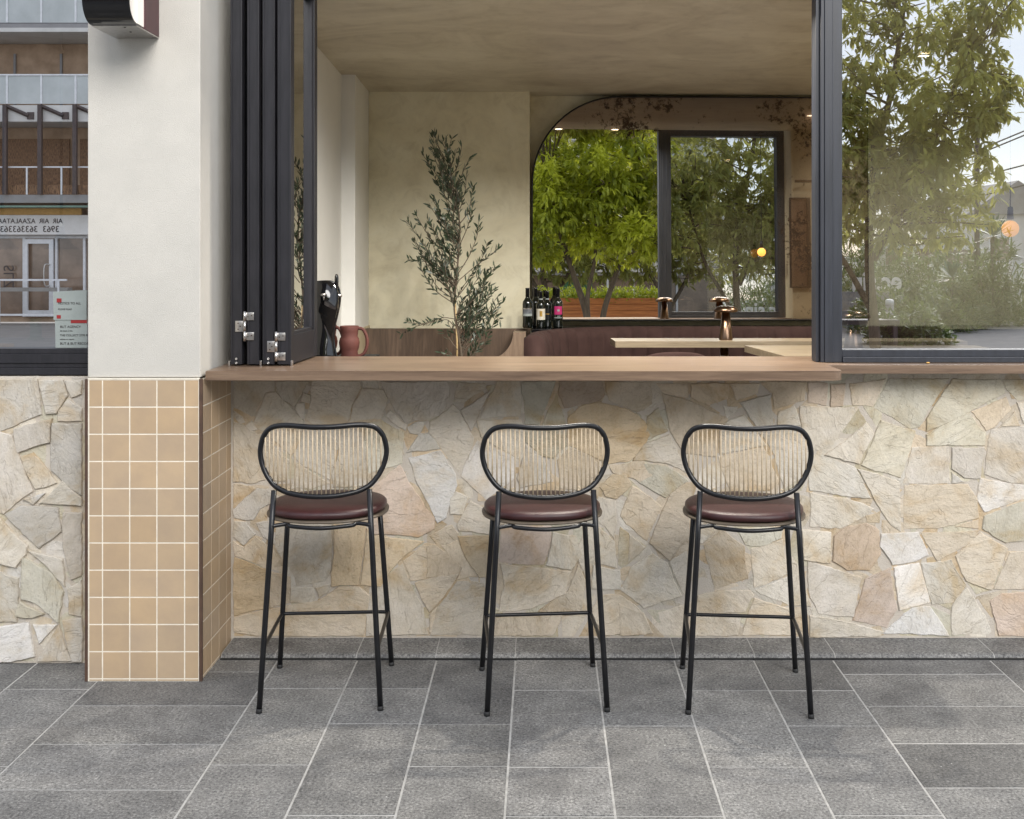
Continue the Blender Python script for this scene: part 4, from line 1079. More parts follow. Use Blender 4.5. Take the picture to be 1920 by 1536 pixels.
    bm = bmesh.new(); tp(bm, [(628, 553, 0), (634, 553, 0), (636, 554, 0), (641, 556, 0)], [.006, .008, .0075, .004]); tp(bm, [(633, 553, 0), (633, 562, 0), (633, 584, 0)], [.006, .0055, .0042]); tp(bm, [(631, 545, 0), (632, 551, 0)], [.004, .006])
    bm2 = bmesh.new(); lathe(bm2, [(0, 0), (.012, .002), (.014, .01), (.012, .018), (0, .02)], 16); bmesh.ops.translate(bm2, verts=bm2.verts, vec=(q(604, 556)[0], -.045, q(604, 558)[1])); bm2.free()
    obj('tap_spout', bm, M['steel'], t, True)
    bm = bmesh.new(); tp(bm, [(631, 546, 0), (631, 541, 0), (631, 530, 0), (631, 519, 0), (631, 514, 0)], [.004, .007, .009, .0085, .004]); obj('tap_handle', bm, M['blackgloss'], t, True)
    bm = bmesh.new(); tp(bm, [(606, 552, -.05), (612, 552, -.06), (616, 553, -.05)], [.005, .009, .005]); tp(bm, [(612, 552, -.055), (612, 562, -.055)], [.004, .003]); obj('tap_spout', bm, M['steel'], t, True)
    def jug(x, y, label, rz):
        t = thing('jug', label, 'jug', (x, y, 1.08), rz, 'red clay jugs behind the counter')
        bm = bmesh.new(); lathe(bm, [(0, 0.001), (.036, 0), (.040, .01), (.037, .03), (.043, .045), (.0465, .07), (.043, .088), (.037, .098), (.040, .12), (.0425, .142), (.041, .145), (.038, .142), (.034, .1), (0, .08)], 36); obj('body', bm, M['terracotta'], t, True)
        pts = catmull([(.038, 0, .135), (.062, 0, .128), (.078, 0, .095), (.080, 0, .06), (.066, 0, .022), (.036, 0, .006)], 6, False)
        bm = bmesh.new(); tube(bm, pts, .0075, 12); obj('handle', bm, M['terracotta'], t, True)
    jug(PX(655, 5.0), 5.0, 'red clay jug with round handle to the right, fully visible beside the beer tap', 0)
    jug(PX(614, 5.08), 5.08, 'red clay jug half hidden behind the beer tap', -.35)
    # wine bottles
    def bottle(px, Y, ytop, ybot, label, kind):
        zt_, zb_ = PZ(ytop, Y), max(PZ(ybot, Y), 1.1225); h = zt_ - zb_; x = PX(px, Y)
        t = thing('wine_bottle', label, 'bottle', (x, Y, zb_), 0, 'wine bottles on the black ledge'); r = h * .125
        bm = bmesh.new(); lathe(bm, [(0, 0), (r * .9, 0), (r, .006), (r, h * .60), (r * .93, h * .66), (r * .6, h * .72), (r * .42, h * .76), (r * .38, h * .80), (0, h * .80)], 28); obj('body', bm, M['bottle'], t, True)
        bm = bmesh.new(); lathe(bm, [(0, h * .78), (r * .42, h * .78), (r * .40, h * .97), (r * .44, h * .975), (r * .44, h), (0, h)], 24); obj('capsule', bm, M['foil'], t, True)
        def band(z0, z1, a0, a1, mat, name, rr=1.012):
            bm = bmesh.new(); k = 12; lo = []; hi = []
            for i in range(k + 1):
                a = R(a0 + (a1 - a0) * i / k); lo.append(bm.verts.new((r * rr * math.cos(a), r * rr * math.sin(a), h * z0))); hi.append(bm.verts.new((r * rr * math.cos(a), r * rr * math.sin(a), h * z1)))
            for i in range(k): bm.faces.new((lo[i], lo[i + 1], hi[i + 1], hi[i]))
            return obj(name, bm, mat, t, True)
        if kind == 'grey': band(.30, .50, 200, 340, M['greylabel'], 'label'); band(.47, .50, 215, 325, M['steel'], 'label_stripe', 1.02); band(.30, .36, 205, 335, M['paper'], 'label_stripe', 1.02)
        if kind == 'cream':
            band(.22, .52, 200, 340, M['cream_label'], 'label'); band(.31, .46, 255, 290, M['gold'], 'label_mark', 1.02); band(.765, .80, 0, 360, M['paper'], 'neck_band', .46)
        if kind == 'dark': band(.22, .52, 205, 335, M['foil'], 'label'); band(.36, .38, 240, 300, M['gold'], 'label_mark', 1.02); band(.765, .80, 0, 360, M['paper'], 'neck_band', .46)
        if kind == 'magenta': band(.33, .54, 225, 325, M['magenta'], 'label'); band(.41, .46, 262, 290, M['paper'], 'label_mark', 1.02); band(.24, .26, 220, 320, M['paper'], 'label_stripe', 1.02); band(.285, .30, 262, 300, M['paper'], 'label_stripe', 1.02)
    bottle(989, 6.40, 540, 620, 'tall wine bottle with grey label, leftmost on the ledge', 'grey')
    bottle(1004, 6.52, 540, 618, 'plain dark wine bottle behind the cream-labelled one', 'none')
    bottle(1014, 6.42, 546, 619, 'wine bottle with square cream label and gold mark', 'cream')
    bottle(1026, 6.47, 546, 618, 'wine bottle with black label and white neck band', 'dark')
    bottle(1046, 6.44, 540, 617, 'wine bottle with magenta square label, rightmost on the ledge', 'magenta')
    # pendant bulb by the window
    bx, by_, bz = 1.90, 4.52, 1.66
    t = thing('pendant_light', 'bare amber globe bulb hanging on a thin black cord just inside the right window', 'lamp', (bx, by_, zceil(4.7)))
    zc = zceil(4.7)
    bm = bmesh.new(); tube(bm, [(0, 0, -.012), (0, 0, bz - zc + .07)], .0022, 8); obj('cord', bm, M['black'], t)
    bm = bmesh.new(); lathe(bm, [(0, bz - zc + .085), (.010, bz - zc + .08), (.013, bz - zc + .03), (0, bz - zc + .03)], 18); obj('lamp_holder', bm, M['black'], t, True)
    bm = bmesh.new(); bmesh.ops.create_uvsphere(bm, u_segments=24, v_segments=16, radius=.034); bmesh.ops.translate(bm, verts=bm.verts, vec=(0, 0, bz - zc - .008)); obj('globe_bulb', bm, M['bulb'], t, True)
    bm = bmesh.new(); lathe(bm, [(0, 0), (.04, 0), (.04, -.012), (0, -.012)], 24); obj('ceiling_rose', bm, M['black'], t, True)
    # picture with picture light on the inner face of the pier
    a = through_mirror(1515, 372, 8.9); b = through_mirror(1476, 540, 8.9)
    xa, xb = sorted((a.x, b.x)); za, zb2 = sorted((a.z, b.z))
    t = thing('picture', 'tall narrow dark-framed picture on the pier, seen in the mirror', 'picture', (xa, 4.656, za))
    w, h = xb - xa, zb2 - za
    obj('artwork', B(.01, w - .01, .001, .012, .01, h - .01), M['panel2'], t)
    bm = bmesh.new(); box(bm, 0, w, 0.001, .03, 0, .01); box(bm, 0, w, .001, .03, h - .01, h); box(bm, 0, .01, .001, .03, .0101, h - .0101); box(bm, w - .03, w, .001, .03, .0101, h - .0101); obj('picture_frame', bm, M['black'], t)
    t = thing('picture_light', 'small black picture lamp on an arm above the narrow picture', 'lamp', ((xa + xb) / 2, 4.656, zb2 + .10))
    bm = bmesh.new(); tube(bm, [(0.04, 0, 0), (.02, .08, .03), (0, .13, .03)], .004, 8); obj('arm', bm, M['metal'], t, True)
    bm = bmesh.new(); tube(bm, [(-.07, .13, .02), (.07, .13, .02)], .011, 12); obj('lamp_head', bm, M['metal'], t, True)
    # two counter downlights, plus three added at right to brighten the room
    for i, (x, y) in enumerate(((.25, 4.615), (.70, 4.615), (1.95, 5.7), (2.7, 5.1), (3.3, 6.0))):
        z = zceil(y)
        t = thing('downlight', ('round ceiling downlight above the middle of the counter', 'round ceiling downlight near the right end of the counter', 'added ceiling fill light over the right end of the banquette', 'added ceiling fill light in the bar behind the right window', 'added ceiling fill light deep in the right corner of the bar')[i], 'light fixture', (x, y, z - .004), 0, 'downlights in the plaster ceiling')
        bm = bmesh.new(); lathe(bm, [(.030, .002), (.045, .001), (.046, -.003), (.030, -.004)], 28); obj('trim_ring', bm, M['whitewall'], t, True)
        bm = bmesh.new(); lathe(bm, [(0, -.001), (.030, -.001), (.030, .001)], 24); obj('lens', bm, M['downlight'], t, True)
        la = bpy.data.lights.new('downlight_or_fill_glow', 'AREA'); la.shape = 'DISK'; la.size = .07; la.energy = DL * (1, 1, .9, .3, .3)[i]; la.color = (1, .93, .82); la.spread = R(150)
        lo = bpy.data.objects.new('downlight_or_fill_glow', la); COL.objects.link(lo); lo.parent = t; lo.location = (0, 0, -.012)
DL = 26.0
interior()

def leaf_mesh(name, leaves, mat, parent, curl=.25):
    """leaves: list of (pos, dir, up, length, width, shade)"""
    n = len(leaves)
    V = np.zeros((n * 6, 3), np.float32); Fc = []; sh = np.zeros(n * 2, np.float32)
    for i, (p, d, u, l, w, s) in enumerate(leaves):
        d = d.normalized(); sd = d.cross(u)
        sd = sd.normalized() if sd.length > 1e-4 else d.orthogonal().normalized()
        nn = sd.cross(d)
        q1 = p + d * l * .38 + nn * l * curl * .12; q2 = p + d * l * .72 + nn * l * curl * .02; q3 = p + d * l - nn * l * curl * .3
        b = i * 6
        V[b] = p; V[b + 1] = q1 - sd * w * .5; V[b + 2] = q1 + sd * w * .5
        V[b + 3] = q2 - sd * w * .42; V[b + 4] = q2 + sd * w * .42; V[b + 5] = q3
        Fc += [(b, b + 2, b + 4, b + 1) if False else (b, b + 2, b + 1), (b + 1, b + 2, b + 4, b + 3), (b + 3, b + 4, b + 5)]
    me = bpy.data.meshes.new(name); me.from_pydata(V.tolist(), [], Fc); me.update()
    cols = np.repeat(np.array([l[5] for l in leaves], np.float32), 3)
    setcol(me, 'Col', np.stack([cols] * 3, 1))
    me.materials.append(mat)
    o = bpy.data.objects.new(name, me); COL.objects.link(o); o.parent = parent; smooth(o)
    return o
def rv(rnd, s=1): return Vector((rnd.gauss(0, s), rnd.gauss(0, s), rnd.gauss(0, s)))

def olive():
    rnd = random.Random(21); Y = 5.95
    base = Vector((PX(862, Y), Y, .72))
    t = thing('olive_tree', 'slender potted olive tree with dark narrow leaves against the ochre wall', 'tree', base)
    q = lambda px, py, dy=0: P(px, py, Y) + Vector((0, dy, 0)) - base
    stem = catmull([Vector((0.02, 0, 0)), q(866, 680), q(862, 640), q(856, 610), q(852, 570), q(856, 520), q(860, 470), q(862, 420), q(852, 370), q(845, 320), q(830, 290), q(815, 265)], 6, False)
    bm = bmesh.new(); n = len(stem); tube(bm, stem, [.0085 * (1 - .85 * i / n) for i in range(n)], 8)
    lv = []
    twigs = []
    env = [(240, 796, 803), (262, 800, 870), (285, 783, 893), (315, 790, 895), (345, 812, 893), (375, 795, 880), (405, 759, 893), (435, 758, 898), (465, 765, 925), (495, 775, 938), (525, 800, 942), (555, 812, 945), (590, 822, 948), (610, 838, 935)]
    def envat(y):
        for (a, l, r), (b, l2, r2) in zip(env, env[1:]):
            if a <= y <= b:
                k = (y - a) / (b - a); return l + (l2 - l) * k, r + (r2 - r) * k
        return 840, 870
    for i in range(100):
        y = 246 + (608 - 246) * ((i + rnd.random()) / 100) ** .95
        l, r = envat(y); 
        px = rnd.choice((l + (r - l) * rnd.random() ** .6 * .5, r - (r - l) * rnd.random() ** .6 * .5))
        wd = (r - l) * Y / F * .5
        dy = rnd.uniform(-1, 1) * min(.16, wd * .7)
        tip = q(px, y, dy)
        zz = tip.z - abs(tip.x - stem[min(n - 1, 20)].x) * rnd.uniform(.5, 1.1) - .12
        s = min(stem, key=lambda v: abs(v.z - zz))
        midp = s.lerp(tip, .5) + Vector((rnd.uniform(-.03, .03), rnd.uniform(-.03, .03), -.03))
        tw = catmull([s, midp, tip], 5, False); twigs.append(tw)
    for pp in ([(852, 612), (838, 600), (815, 603), (780, 612), (748, 628)], [(855, 600), (830, 596), (790, 608), (762, 604)], [(858, 655), (845, 640), (838, 628), (832, 620)], [(856, 668), (846, 668), (838, 664), (826, 660)], [(858, 600), (880, 580), (905, 560), (930, 545)], [(858, 605), (885, 598), (915, 590), (945, 565)], [(856, 560), (885, 520), (905, 480), (915, 455)], [(854, 520), (880, 480), (895, 440), (897, 415)], [(858, 590), (890, 560), (915, 520), (928, 500)], [(856, 470), (875, 430), (885, 400), (884, 380)], [(855, 540), (830, 510), (800, 492), (762, 487)], [(856, 530), (890, 500), (920, 478), (938, 465)], [(858, 600), (880, 585), (915, 585), (940, 602)]):
        twigs.append(catmull([q(*p, rnd.uniform(-.04, .04)) for p in pp], 4, False))
    for tw in twigs:
        tube(bm, tw, [.0028 * (1 - .6 * i / len(tw)) for i in range(len(tw))], 5)
        L_ = sum((b - a).length for a, b in zip(tw, tw[1:]))
        k = max(7, int(L_ / .019)); 
        for j in range(k):
            u = .30 + .70 * j / k if L_ > .12 else j / k; u = min(u, .999); idx = u * (len(tw) - 1); a = int(idx); p = tw[a].lerp(tw[min(a + 1, len(tw) - 1)], idx - a)
            d = (tw[min(a + 1, len(tw) - 1)] - tw[a]).normalized() if a + 1 < len(tw) else Vector((0, 0, 1))
            for s_ in (-1, 1):
                if rnd.random() < .22: continue
                sd = d.cross(rv(rnd)).normalized()
                dd = (d * .8 + sd * .8 + Vector((0, 0, .35)) + rv(rnd, .18)).normalized()
                lv.append((p, dd, rv(rnd), rnd.uniform(.028, .052), rnd.uniform(.0075, .0115), 1.0 if rnd.random() < .15 else rnd.uniform(0, .25)))
    obj('trunk', bm, M['bark'], t, True)
    leaf_mesh('crown', lv, M['leaf_olive'], t)
    bm = bmesh.new(); tube(bm, [q(857, 700), q(857, 640), q(853, 560)], .005, 8); obj('stake', bm, M['bamboo'], t, True)
olive()

# ------------------------------------------------------------------ room behind the left window
def left_room():
    struct('left_room_floor', B(-5.2, -1.30, 4.62, 7.2, .20, .35), M['intfloor']) if False else None
    t = thing('back_wall', 'dark brown rear wall of the room behind the left window', 'wall', (-4, 6.3, 0.0))
    obj('wall_face', B(-3.2, 2.8, -.9, -.80, 0.36, 2.5), M['facadebrown'], t)
    obj('wall_base', B(-3.2, 2.1, -1.85, -1.0, .36, 1.02), M['post'], t)
    for i, px in enumerate((4, 115)):
        Yp = 4.85; c = P(px, 436, Yp); zc = 2.52
        t = thing('pendant_lamp', ('black cone pendant lamp at the far left edge behind the left window', 'black cone pendant lamp nearest the pillar behind the left window')[i], 'lamp', (c.x, Yp, c.z), 0, 'black cone pendants behind the left window')
        bm = bmesh.new(); lathe(bm, [(.012, .03), (.016, .0), (.045, -.05), (.072, -.072), (.070, -.074), (.042, -.052), (.010, -.004)], 28); obj('shade', bm, M['black'], t, True)
        bm = bmesh.new(); lathe(bm, [(0, .05), (.012, .05), (.014, .0), (0, 0)], 16); obj('cap', bm, M['steel'], t, True)
        bm = bmesh.new(); tube(bm, [(0, 0, .05), (0, 0, zc - c.z)], .007, 8); obj('cord', bm, M['black'], t)
    c = P(67, 630, 4.45)
    t = thing('shelf', 'pale counter just inside the left window with a blue and amber striped edge', 'shelf', (-2.5, 4.5, 1.1))
    zs = PZ(640, 4.36) - 1.1
    obj('shelf_board', B(-.9, .86, -.17, .05, zs - .03, zs), M['concrete'], t)
    for k in range(9):
        a = -.86 + .072 * k * 2.4 / 2.4
    x = -.30
    for k in range(12):
        obj('edge_stripe', B(x, x + .0605, -.1735, -.1705, zs - .024, zs - .006), M['amber' if k % 2 else 'blue'], t); x += .061
        if x > .80: break
    t = thing('shelf_bracket', 'plain support under the striped counter behind the left window', 'support', (-2.5, 4.45, .2)); obj('post', B(-.03, .03, -.03, .03, 0, zs + .869), M['post'], t)
    Yg = 4.44
    t = thing('canister', 'squat green metal canister behind the left window', 'canister', (PX(67, Yg), Yg, zs + 1.1)); h = PZ(597, Yg) - zs - 1.1
    bm = bmesh.new(); lathe(bm, [(0, 0), (.032, 0), (.032, .006), (.022, .010), (.021, h - .004), (.019, h), (0, h)], 28); obj('body', bm, M['green'], t, True)
left_room()

# ------------------------------------------------------------------ building shell over the servery
def shell():
    t = thing('building', 'building above the servery that shades the footpath', 'building', (0, 5.5, 2.64))
    obj('upper_wall', B(-9, 9, -1.02, 1.5, .061, 3.4), M['facade'], t)
    obj('room_backing', B(-5.4, 4.4, 1.46, 1.6, -2.64, .06), M['facade'], t)
    obj('lintel_band', B(-1.236, 2.95, -1.0, -.84, .0205, .0605), M['plaster'], t)
    # walls outside the frame
    t = thing('side_wall', 'wall closing the bar on the far right beyond the frame', 'wall', (4.25, 4.4, 0)); obj('wall_face', B(-1.29, 4.5, .02, .24, 0, 2.70), M['plaster'], t)
    t = thing('side_wall', 'wall continuing left of the left window beyond the frame', 'wall', (-6, 4.4, 0)); obj('wall_face', B(-3, 2.59, -.20, .24, 0, 2.70), M['plaster'], t)
shell()

# ------------------------------------------------------------------ the street behind the viewer
def WP(px, py, Yv):            # where something reflected in the right window stands
    p = P(px, py, Yv); return Vector((p.x, 8.816 - Yv, p.z))
def LP(px, py, Yv=25.0):       # and in the left window
    p = P(px, py, Yv); return Vector((p.x, 8.53 - Yv, p.z))
def street():
    bm = bmesh.new(); box(bm, -400, 400, -600, 60, -.5, -.175); struct('ground', bm, M['concrete'])
    struct('road', B(-60, 60, -9.15, -6.2, -.17, -.135), M['asphalt'])
    struct('kerb', B(-60, 60, -6.199, -6.05, -.17, -.006), M['concrete'])
    struct('footpath', B(-60, 60, -6.049, -3.951, -.17, -.008), M['asphalt2'])
    struct('kerb', B(-60, 60, -9.30, -9.151, -.17, -.012), M['concrete'])
    struct('footpath', B(-60, 60, -16.45, -9.301, -.17, -.016), M['asphalt2'])
    struct('lawn', B(6.6, 60, -60, -16.451, -.17, -.02), M['asphalt2'])
    for k in range(8):
        o = struct('road_marking', B(-12 + k * 4, -10 + k * 4, -7.75, -7.65, -.135, -.131), M['kerbpaint'])
street()

def leaf_cluster(rnd, lv, p, axis, n, l, w, droop=.55, shade=(0, 1)):
    axis = axis.normalized()
    for k in range(n):
        d = (axis * .55 + rv(rnd, .55) + Vector((0, 0, -droop))).normalized()
        ll = l * rnd.uniform(.7, 1.15)
        lv.append((p + axis * rnd.uniform(-.05, .05) + rv(rnd, .012), d, Vector((0, 0, 1)) + rv(rnd, .35), ll, w * rnd.uniform(.8, 1.2), min(1, max(0, rnd.uniform(*shade)))))
def street_tree(label, base, stems, crown, mat, seed, nclus, l=.15, w=.042):
    rnd = random.Random(seed)
    t = thing('street_tree', label, 'tree', base, 0, 'street trees behind the viewer')
    bm = bmesh.new(); lv = []; nodes = []
    for pts, r0, r1 in stems:
        c = catmull([Vector(p) for p in pts], 6, False); n = len(c)
        tube(bm, c, [r0 + (r1 - r0) * i / n for i in range(n)], 10); nodes += [(p, r0 + (r1 - r0) * i / n) for i, p in enumerate(c) if p.z > 1.1]
    # sub-crowns: uneven clumps within the given blobs
    tips = []
    for (cx, cy, cz, rx, ry, rz, wt) in crown:
        for _ in range(int(nclus * wt)):
            u = rv(rnd).normalized() * rnd.random() ** .38
            tips.append(Vector((cx + u.x * rx, cy + u.y * ry, cz + u.z * rz)))
    cl = [Vector((cx + rnd.uniform(-.8, .8) * rx, cy + rnd.uniform(-.8, .8) * ry, cz + rnd.uniform(-.8, .8) * rz)) for (cx, cy, cz, rx, ry, rz, wt) in crown for _ in range(int(16 * wt * len(crown)))]
    sh = [rnd.random() for _ in cl]  # tone per clump, painting lit and shaded foliage into the leaf colour
    for c in cl:
        s = min(nodes, key=lambda q: (q[0] - c).length + max(0, q[0].z - c.z) * 2)[0]
        m_ = s.lerp(c, .5) + rv(rnd, .08)
        tube(bm, catmull([s, m_, c], 4, False), [.018, .016, .013, .011, .009, .008, .007, .006, .005], 5)
    for p in tips:
        j = min(range(len(cl)), key=lambda q: (cl[q] - p).length)
        p2 = p.lerp(cl[j], .25); ax = (p2 - cl[j]) if (p2 - cl[j]).length > 1e-3 else Vector((0, 0, 1))
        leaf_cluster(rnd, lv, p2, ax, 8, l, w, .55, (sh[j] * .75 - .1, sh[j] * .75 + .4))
    obj('trunk', bm, M['bark'], t, True)
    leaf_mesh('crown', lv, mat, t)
street_tree('bright green street tree with forked trunk reflected in the left half of the mirror', (1.42, -3.6, -.02),
    [([(0, 0, 0), (-.03, 0, .5), (-.12, 0, 1.1), (-.32, 0, 1.7), (-.55, .1, 2.4), (-.7, .1, 3.2)], .075, .02),
     ([(.07, 0, 0), (.12, 0, .6), (.16, 0, 1.1), (.38, -.05, 1.75), (.6, -.1, 2.5), (.7, 0, 3.4)], .06, .02),
     ([(-.05, 0, .7), (-.10, .05, 1.3), (.02, .1, 2.0), (.0, .1, 3.0)], .045, .015)],
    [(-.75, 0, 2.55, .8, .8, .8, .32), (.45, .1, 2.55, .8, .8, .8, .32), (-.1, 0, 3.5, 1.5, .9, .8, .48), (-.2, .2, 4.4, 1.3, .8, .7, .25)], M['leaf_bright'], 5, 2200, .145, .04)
street_tree('duller street tree with leaning trunk reflected behind the fixed pane and in the right window', (3.66, -3.5, -.02),
    [([(0.06, 0, 0), (.0, 0, .8), (-.05, 0, 1.5), (-.02, 0, 2.4), (.2, 0, 3.4), (.35, 0, 4.4)], .072, .02),
     ([(0.0, 0, .9), (-.25, 0, 1.35), (-.55, 0, 1.9), (-.8, 0, 2.8)], .04, .015),
     ([(0, 0, 1.5), (.3, 0, 2.1), (.75, 0, 3.0), (1.0, 0, 3.8)], .04, .012)],
    [(-.75, .1, 2.9, .85, .8, 1.0, .38), (.15, .0, 2.35, .7, .7, .75, .26), (.75, 0, 2.3, .75, .7, .7, .22), (.55, 0, 3.35, 1.0, .8, .9, .38), (-.2, 0, 4.5, .9, .8, .7, .2), (1.15, 0, 4.2, .6, .5, .45, .10), (1.25, 0, 3.3, .45, .5, .35, .06)], M['leaf_dull'], 6, 1350, .145, .036)
for _i, (_x, _y, _l, _s) in enumerate(((1.2, -11.0, 'dark green tree across the road in front of the shop, left one in the mirror', 15), (4.0, -11.6, 'dark green tree across the road, right one seen through the leaning tree', 16))):
    street_tree(_l, (_x, _y, -.02), [([(0, 0, 0), (.05, 0, 1.0), (-.1, 0, 2.0), (.1, 0, 3.2)], .09, .03), ([(0, 0, 1.0), (.5, 0, 1.9), (.9, 0, 2.9)], .05, .02), ([(0, 0, 1.1), (-.5, 0, 2.0), (-1.0, 0, 2.8)], .05, .02)],
        [(-.7, 0, 2.7, 1.1, 1.0, 1.1, .4), (.8, 0, 2.6, 1.1, 1.0, 1.1, .4), (0, 0, 4.2, 1.7, 1.2, 1.2, .45)], M['leaf_dull'], _s, 1000, .2, .055)
rnd = random.Random(31)
for i, (x, y, lab) in enumerate(((-1.6, -7.2 + 3.2, 'street tree just left of the mirror view'), (6.9, -4.4, 'street tree beyond the frame to the right'))):
    pass

def planter(x0, x1, y0, y1, zt, label, seed):
    t = thing('street_planter', label, 'planter', ((x0 + x1) / 2, y1, -.02)); w = (x1 - x0) / 2; bm = bmesh.new()
    n = 12; h = zt / n
    for k in range(n): box(bm, -w, w, -.03 , 0, .02 + k * h, .02 + (k + 1) * h - .008, .003)
    obj('plank_front', bm, M['redwood'], t)
    obj('plank_sides', B(-w, w, -(y1 - y0), -.031, 0, zt - .02), M['redwood'], t)
    rnd = random.Random(seed); lv = []
    for _ in range(int(520 * w)):
        p = Vector((rnd.uniform(-w, w), rnd.uniform(-.45, .02), zt + rnd.uniform(-.03, .10) + .06 * math.sin(_ * 1.7)))
        leaf_cluster(rnd, lv, p, Vector((rnd.uniform(-.6, .6), .5, 1)), 7, .065, .022, -.15)
    leaf_mesh('ground_cover_plants', lv, M['leaf_lime'], t)
planter(.15, 2.70, -5.9, -5.05, 1.29, 'long orange timber planter with lime-green plants behind the forked tree', 3)
0 and planter(3.98, 4.62, -5.9, -5.0, 1.13, 'short orange timber planter with lime-green plants beside the leaning tree', 4)

def facade():
    Y = -16.47
    t = thing('shop_building', 'white apartment building over a shop, with glass balconies, across the street', 'building', (-3, Y, 0))
    def part(name, mat, x0, x1, ya, yb, z0, z1, par=None):
        return obj(name, B(x0 + 3, x1 + 3, ya, yb, z0, z1), M[mat], par or t)
    XL, XR = -19, 6.5
    part('wall', 'facadebrown', XL, XR, -2.6, -2.4, 0, 8.8)
    part('ground_floor_wall', 'facadebrown', XL, XR, -2.39, -.25, 0.0, .12)
    def slab(z0, z1, mat, yb=0.0): return part('floor_slab', mat, XL, XR, -2.39, yb, z0, z1)
    slab(2.70, 2.88, 'slabgrey'); slab(4.53, 4.90, 'facade'); slab(6.55, 6.64, 'facade', .02); slab(6.6405, 6.74, 'slabgrey'); slab(8.4, 8.7, 'facade')
    part('sign_band', 'signwhite', XL, XR, -.08, .04, 1.98, 2.42)
    part('awning', 'green_shade', XL, XR, -.1, .45, 2.58, 2.62)
    part('awning_soffit', 'amber', -13.5, -10.45, -.10, -.05, 2.43, 2.575)
    # glass balconies on two levels, posts at one spacing
    for (z0, z1) in ((4.93, 5.60), (6.76, 7.45)):
        part('handrail', 'rail', XL, XR, -.03, .01, z1 - .035, z1)
        x = LP(13, 0).x - 9 * .773
        while x < XR:
            if -13.5 < x < 4: part('balustrade_post', 'rail', x - .022, x + .022, -.03, .005, z0, z1 - .036)
            x += .773
        g = part('balustrade_glass', 'glass_rail', XL, XR, -.018, -.012, z0, z1 - .04)
    part('handrail', 'rail', XL, XR, -.03, .0, 3.49, 3.52)
    x = LP(50, 0).x - .78 * 2
    while x < XR:
        if x < -9.5 or x > -1: part('railing_post', 'rail', x - .018, x + .018, -.03, .0, 2.885, 3.4895)
        x += .78
    part('balustrade_mesh', 'curtain', XL, XR, -.022, -.018, 2.89, 3.1)
    # dark posts and raking brackets in front of the first floor
    x = LP(12, 0).x - .78
    while x < XR:
        if x < -9.5 or x > -1:
            part('post', 'post', x - .045, x + .045, .03, .11, 2.885, 4.90)
            bm = bmesh.new(); tube(bm, [(x + 3, .05, 4.88), (x + 3 + .5, -.0 + .03, 4.66)], .045, 4); obj('bracket', bm, M['post'], t)
            part('bracket_plate', 'post', x + .47, x + .62, .003, .03, 4.58, 4.74)
        x += .785
    # recess backs: curtains, doors
    for (a, b) in ((-13.6, -11.15), (-10.9, -10.45), (0, 2.4)):
        part('curtain', 'curtain', a, b, -1.1, -1.05, 2.89, 4.25)
    part('recess_wall', 'facadebrown', XL, XR, -1.3, -1.2, 2.885, 4.525); part('recess_wall', 'facadebrown', XL, XR, -1.5, -1.4, 4.905, 6.54); part('recess_wall', 'slabgrey', XL, XR, -1.5, -1.4, 6.745, 8.39)
    for x in (-12.6, -11.5, -10.8, 1, 3, 5): part('window_frame', 'slabgrey', x, x + .05, -1.39, -1.34, 4.905, 6.3)
    # shopfront
    bays = [LP(-60, 0).x, LP(36, 0).x, LP(97, 0).x, LP(150, 0).x] ; x = bays[0]
    bx = [-14.2] + bays + [-9.4, -8.0, -6.4, -4.8, -3.2, -1.6, -.4, .9, 2.2, 3.2, 3.9, 5.1, 6.4]
    for a, b in zip(bx, bx[1:]):
        f = part('shop_window', 'rail', a, a + .055, -.26, -.16, .121, 1.97)
        part('pane', 'shopglass', a + .056, b - .001, -.23, -.22, .121, 1.9, f)
        part('head_rail', 'rail', a + .0555, b - .001, -.26, -.16, 1.901, 1.97, f)
    d = part('door', 'rail', LP(42, 0).x, LP(46, 0).x + .02, -.158, -.10, .13, 1.88)
    for (a, b) in ((LP(88, 0).x, LP(94, 0).x + .02),): part('door_stile', 'rail', a, b, -.158, -.10, .13, 1.88, d)
    part('door_rail', 'rail', LP(46, 0).x + .021, LP(88, 0).x - .001, -.157, -.10, 1.78, 1.88, d); part('door_rail', 'rail', LP(46, 0).x + .021, LP(88, 0).x - .001, -.157, -.10, .13, .27, d)
    bm = bmesh.new(); xx = LP(90, 0).x + 3; tube(bm, catmull([(xx, -.1, 1.30), (xx - .10, -.05, 1.28), (xx - .10, -.05, .85), (xx, -.1, .83)], 5, False), .015, 8); obj('door_handle', bm, M['steel'], d, True)
    part('bench_seat', 'concrete', -13.8, -10.5, .30, .55, .72, .80); part('street_rail', 'rail', -13.8, -10.4, .8, .84, .96, 1.0); part('street_rail', 'rail', -13.8, -10.4, .8, .84, .20, .24)
    for x in (-13, -11.9, -10.6): part('rail_post', 'rail', x, x + .04, .80, .84, 0, .9595)
    part('green_sign', 'green', 2.0, 2.8, -.15, -.1, 1.15, 1.75); part('green_sign', 'green', 2.3, 2.7, -.15, .05, 2.0, 2.4)
    # lettering, which reads the right way round from the street
    rot = (PI / 2, 0, PI)
    text_mesh('sign_text', 'AIR  AIR  AZAALATAAJATA', .155, M['ink'], t, (LP(119, 0).x + 3, .046, 2.235), rot, .004, .95)
    text_mesh('sign_text', '3963  3633633638', .20, M['ink'], t, (LP(113, 0).x + 3, .046, 2.04), rot, .004, .95)
    text_mesh('window_text', 'SLZ', .34, M['ink'], t, (LP(20, 0).x + 3, -.15, 1.30), (PI / 2, PI / 2, PI), .003)
facade()

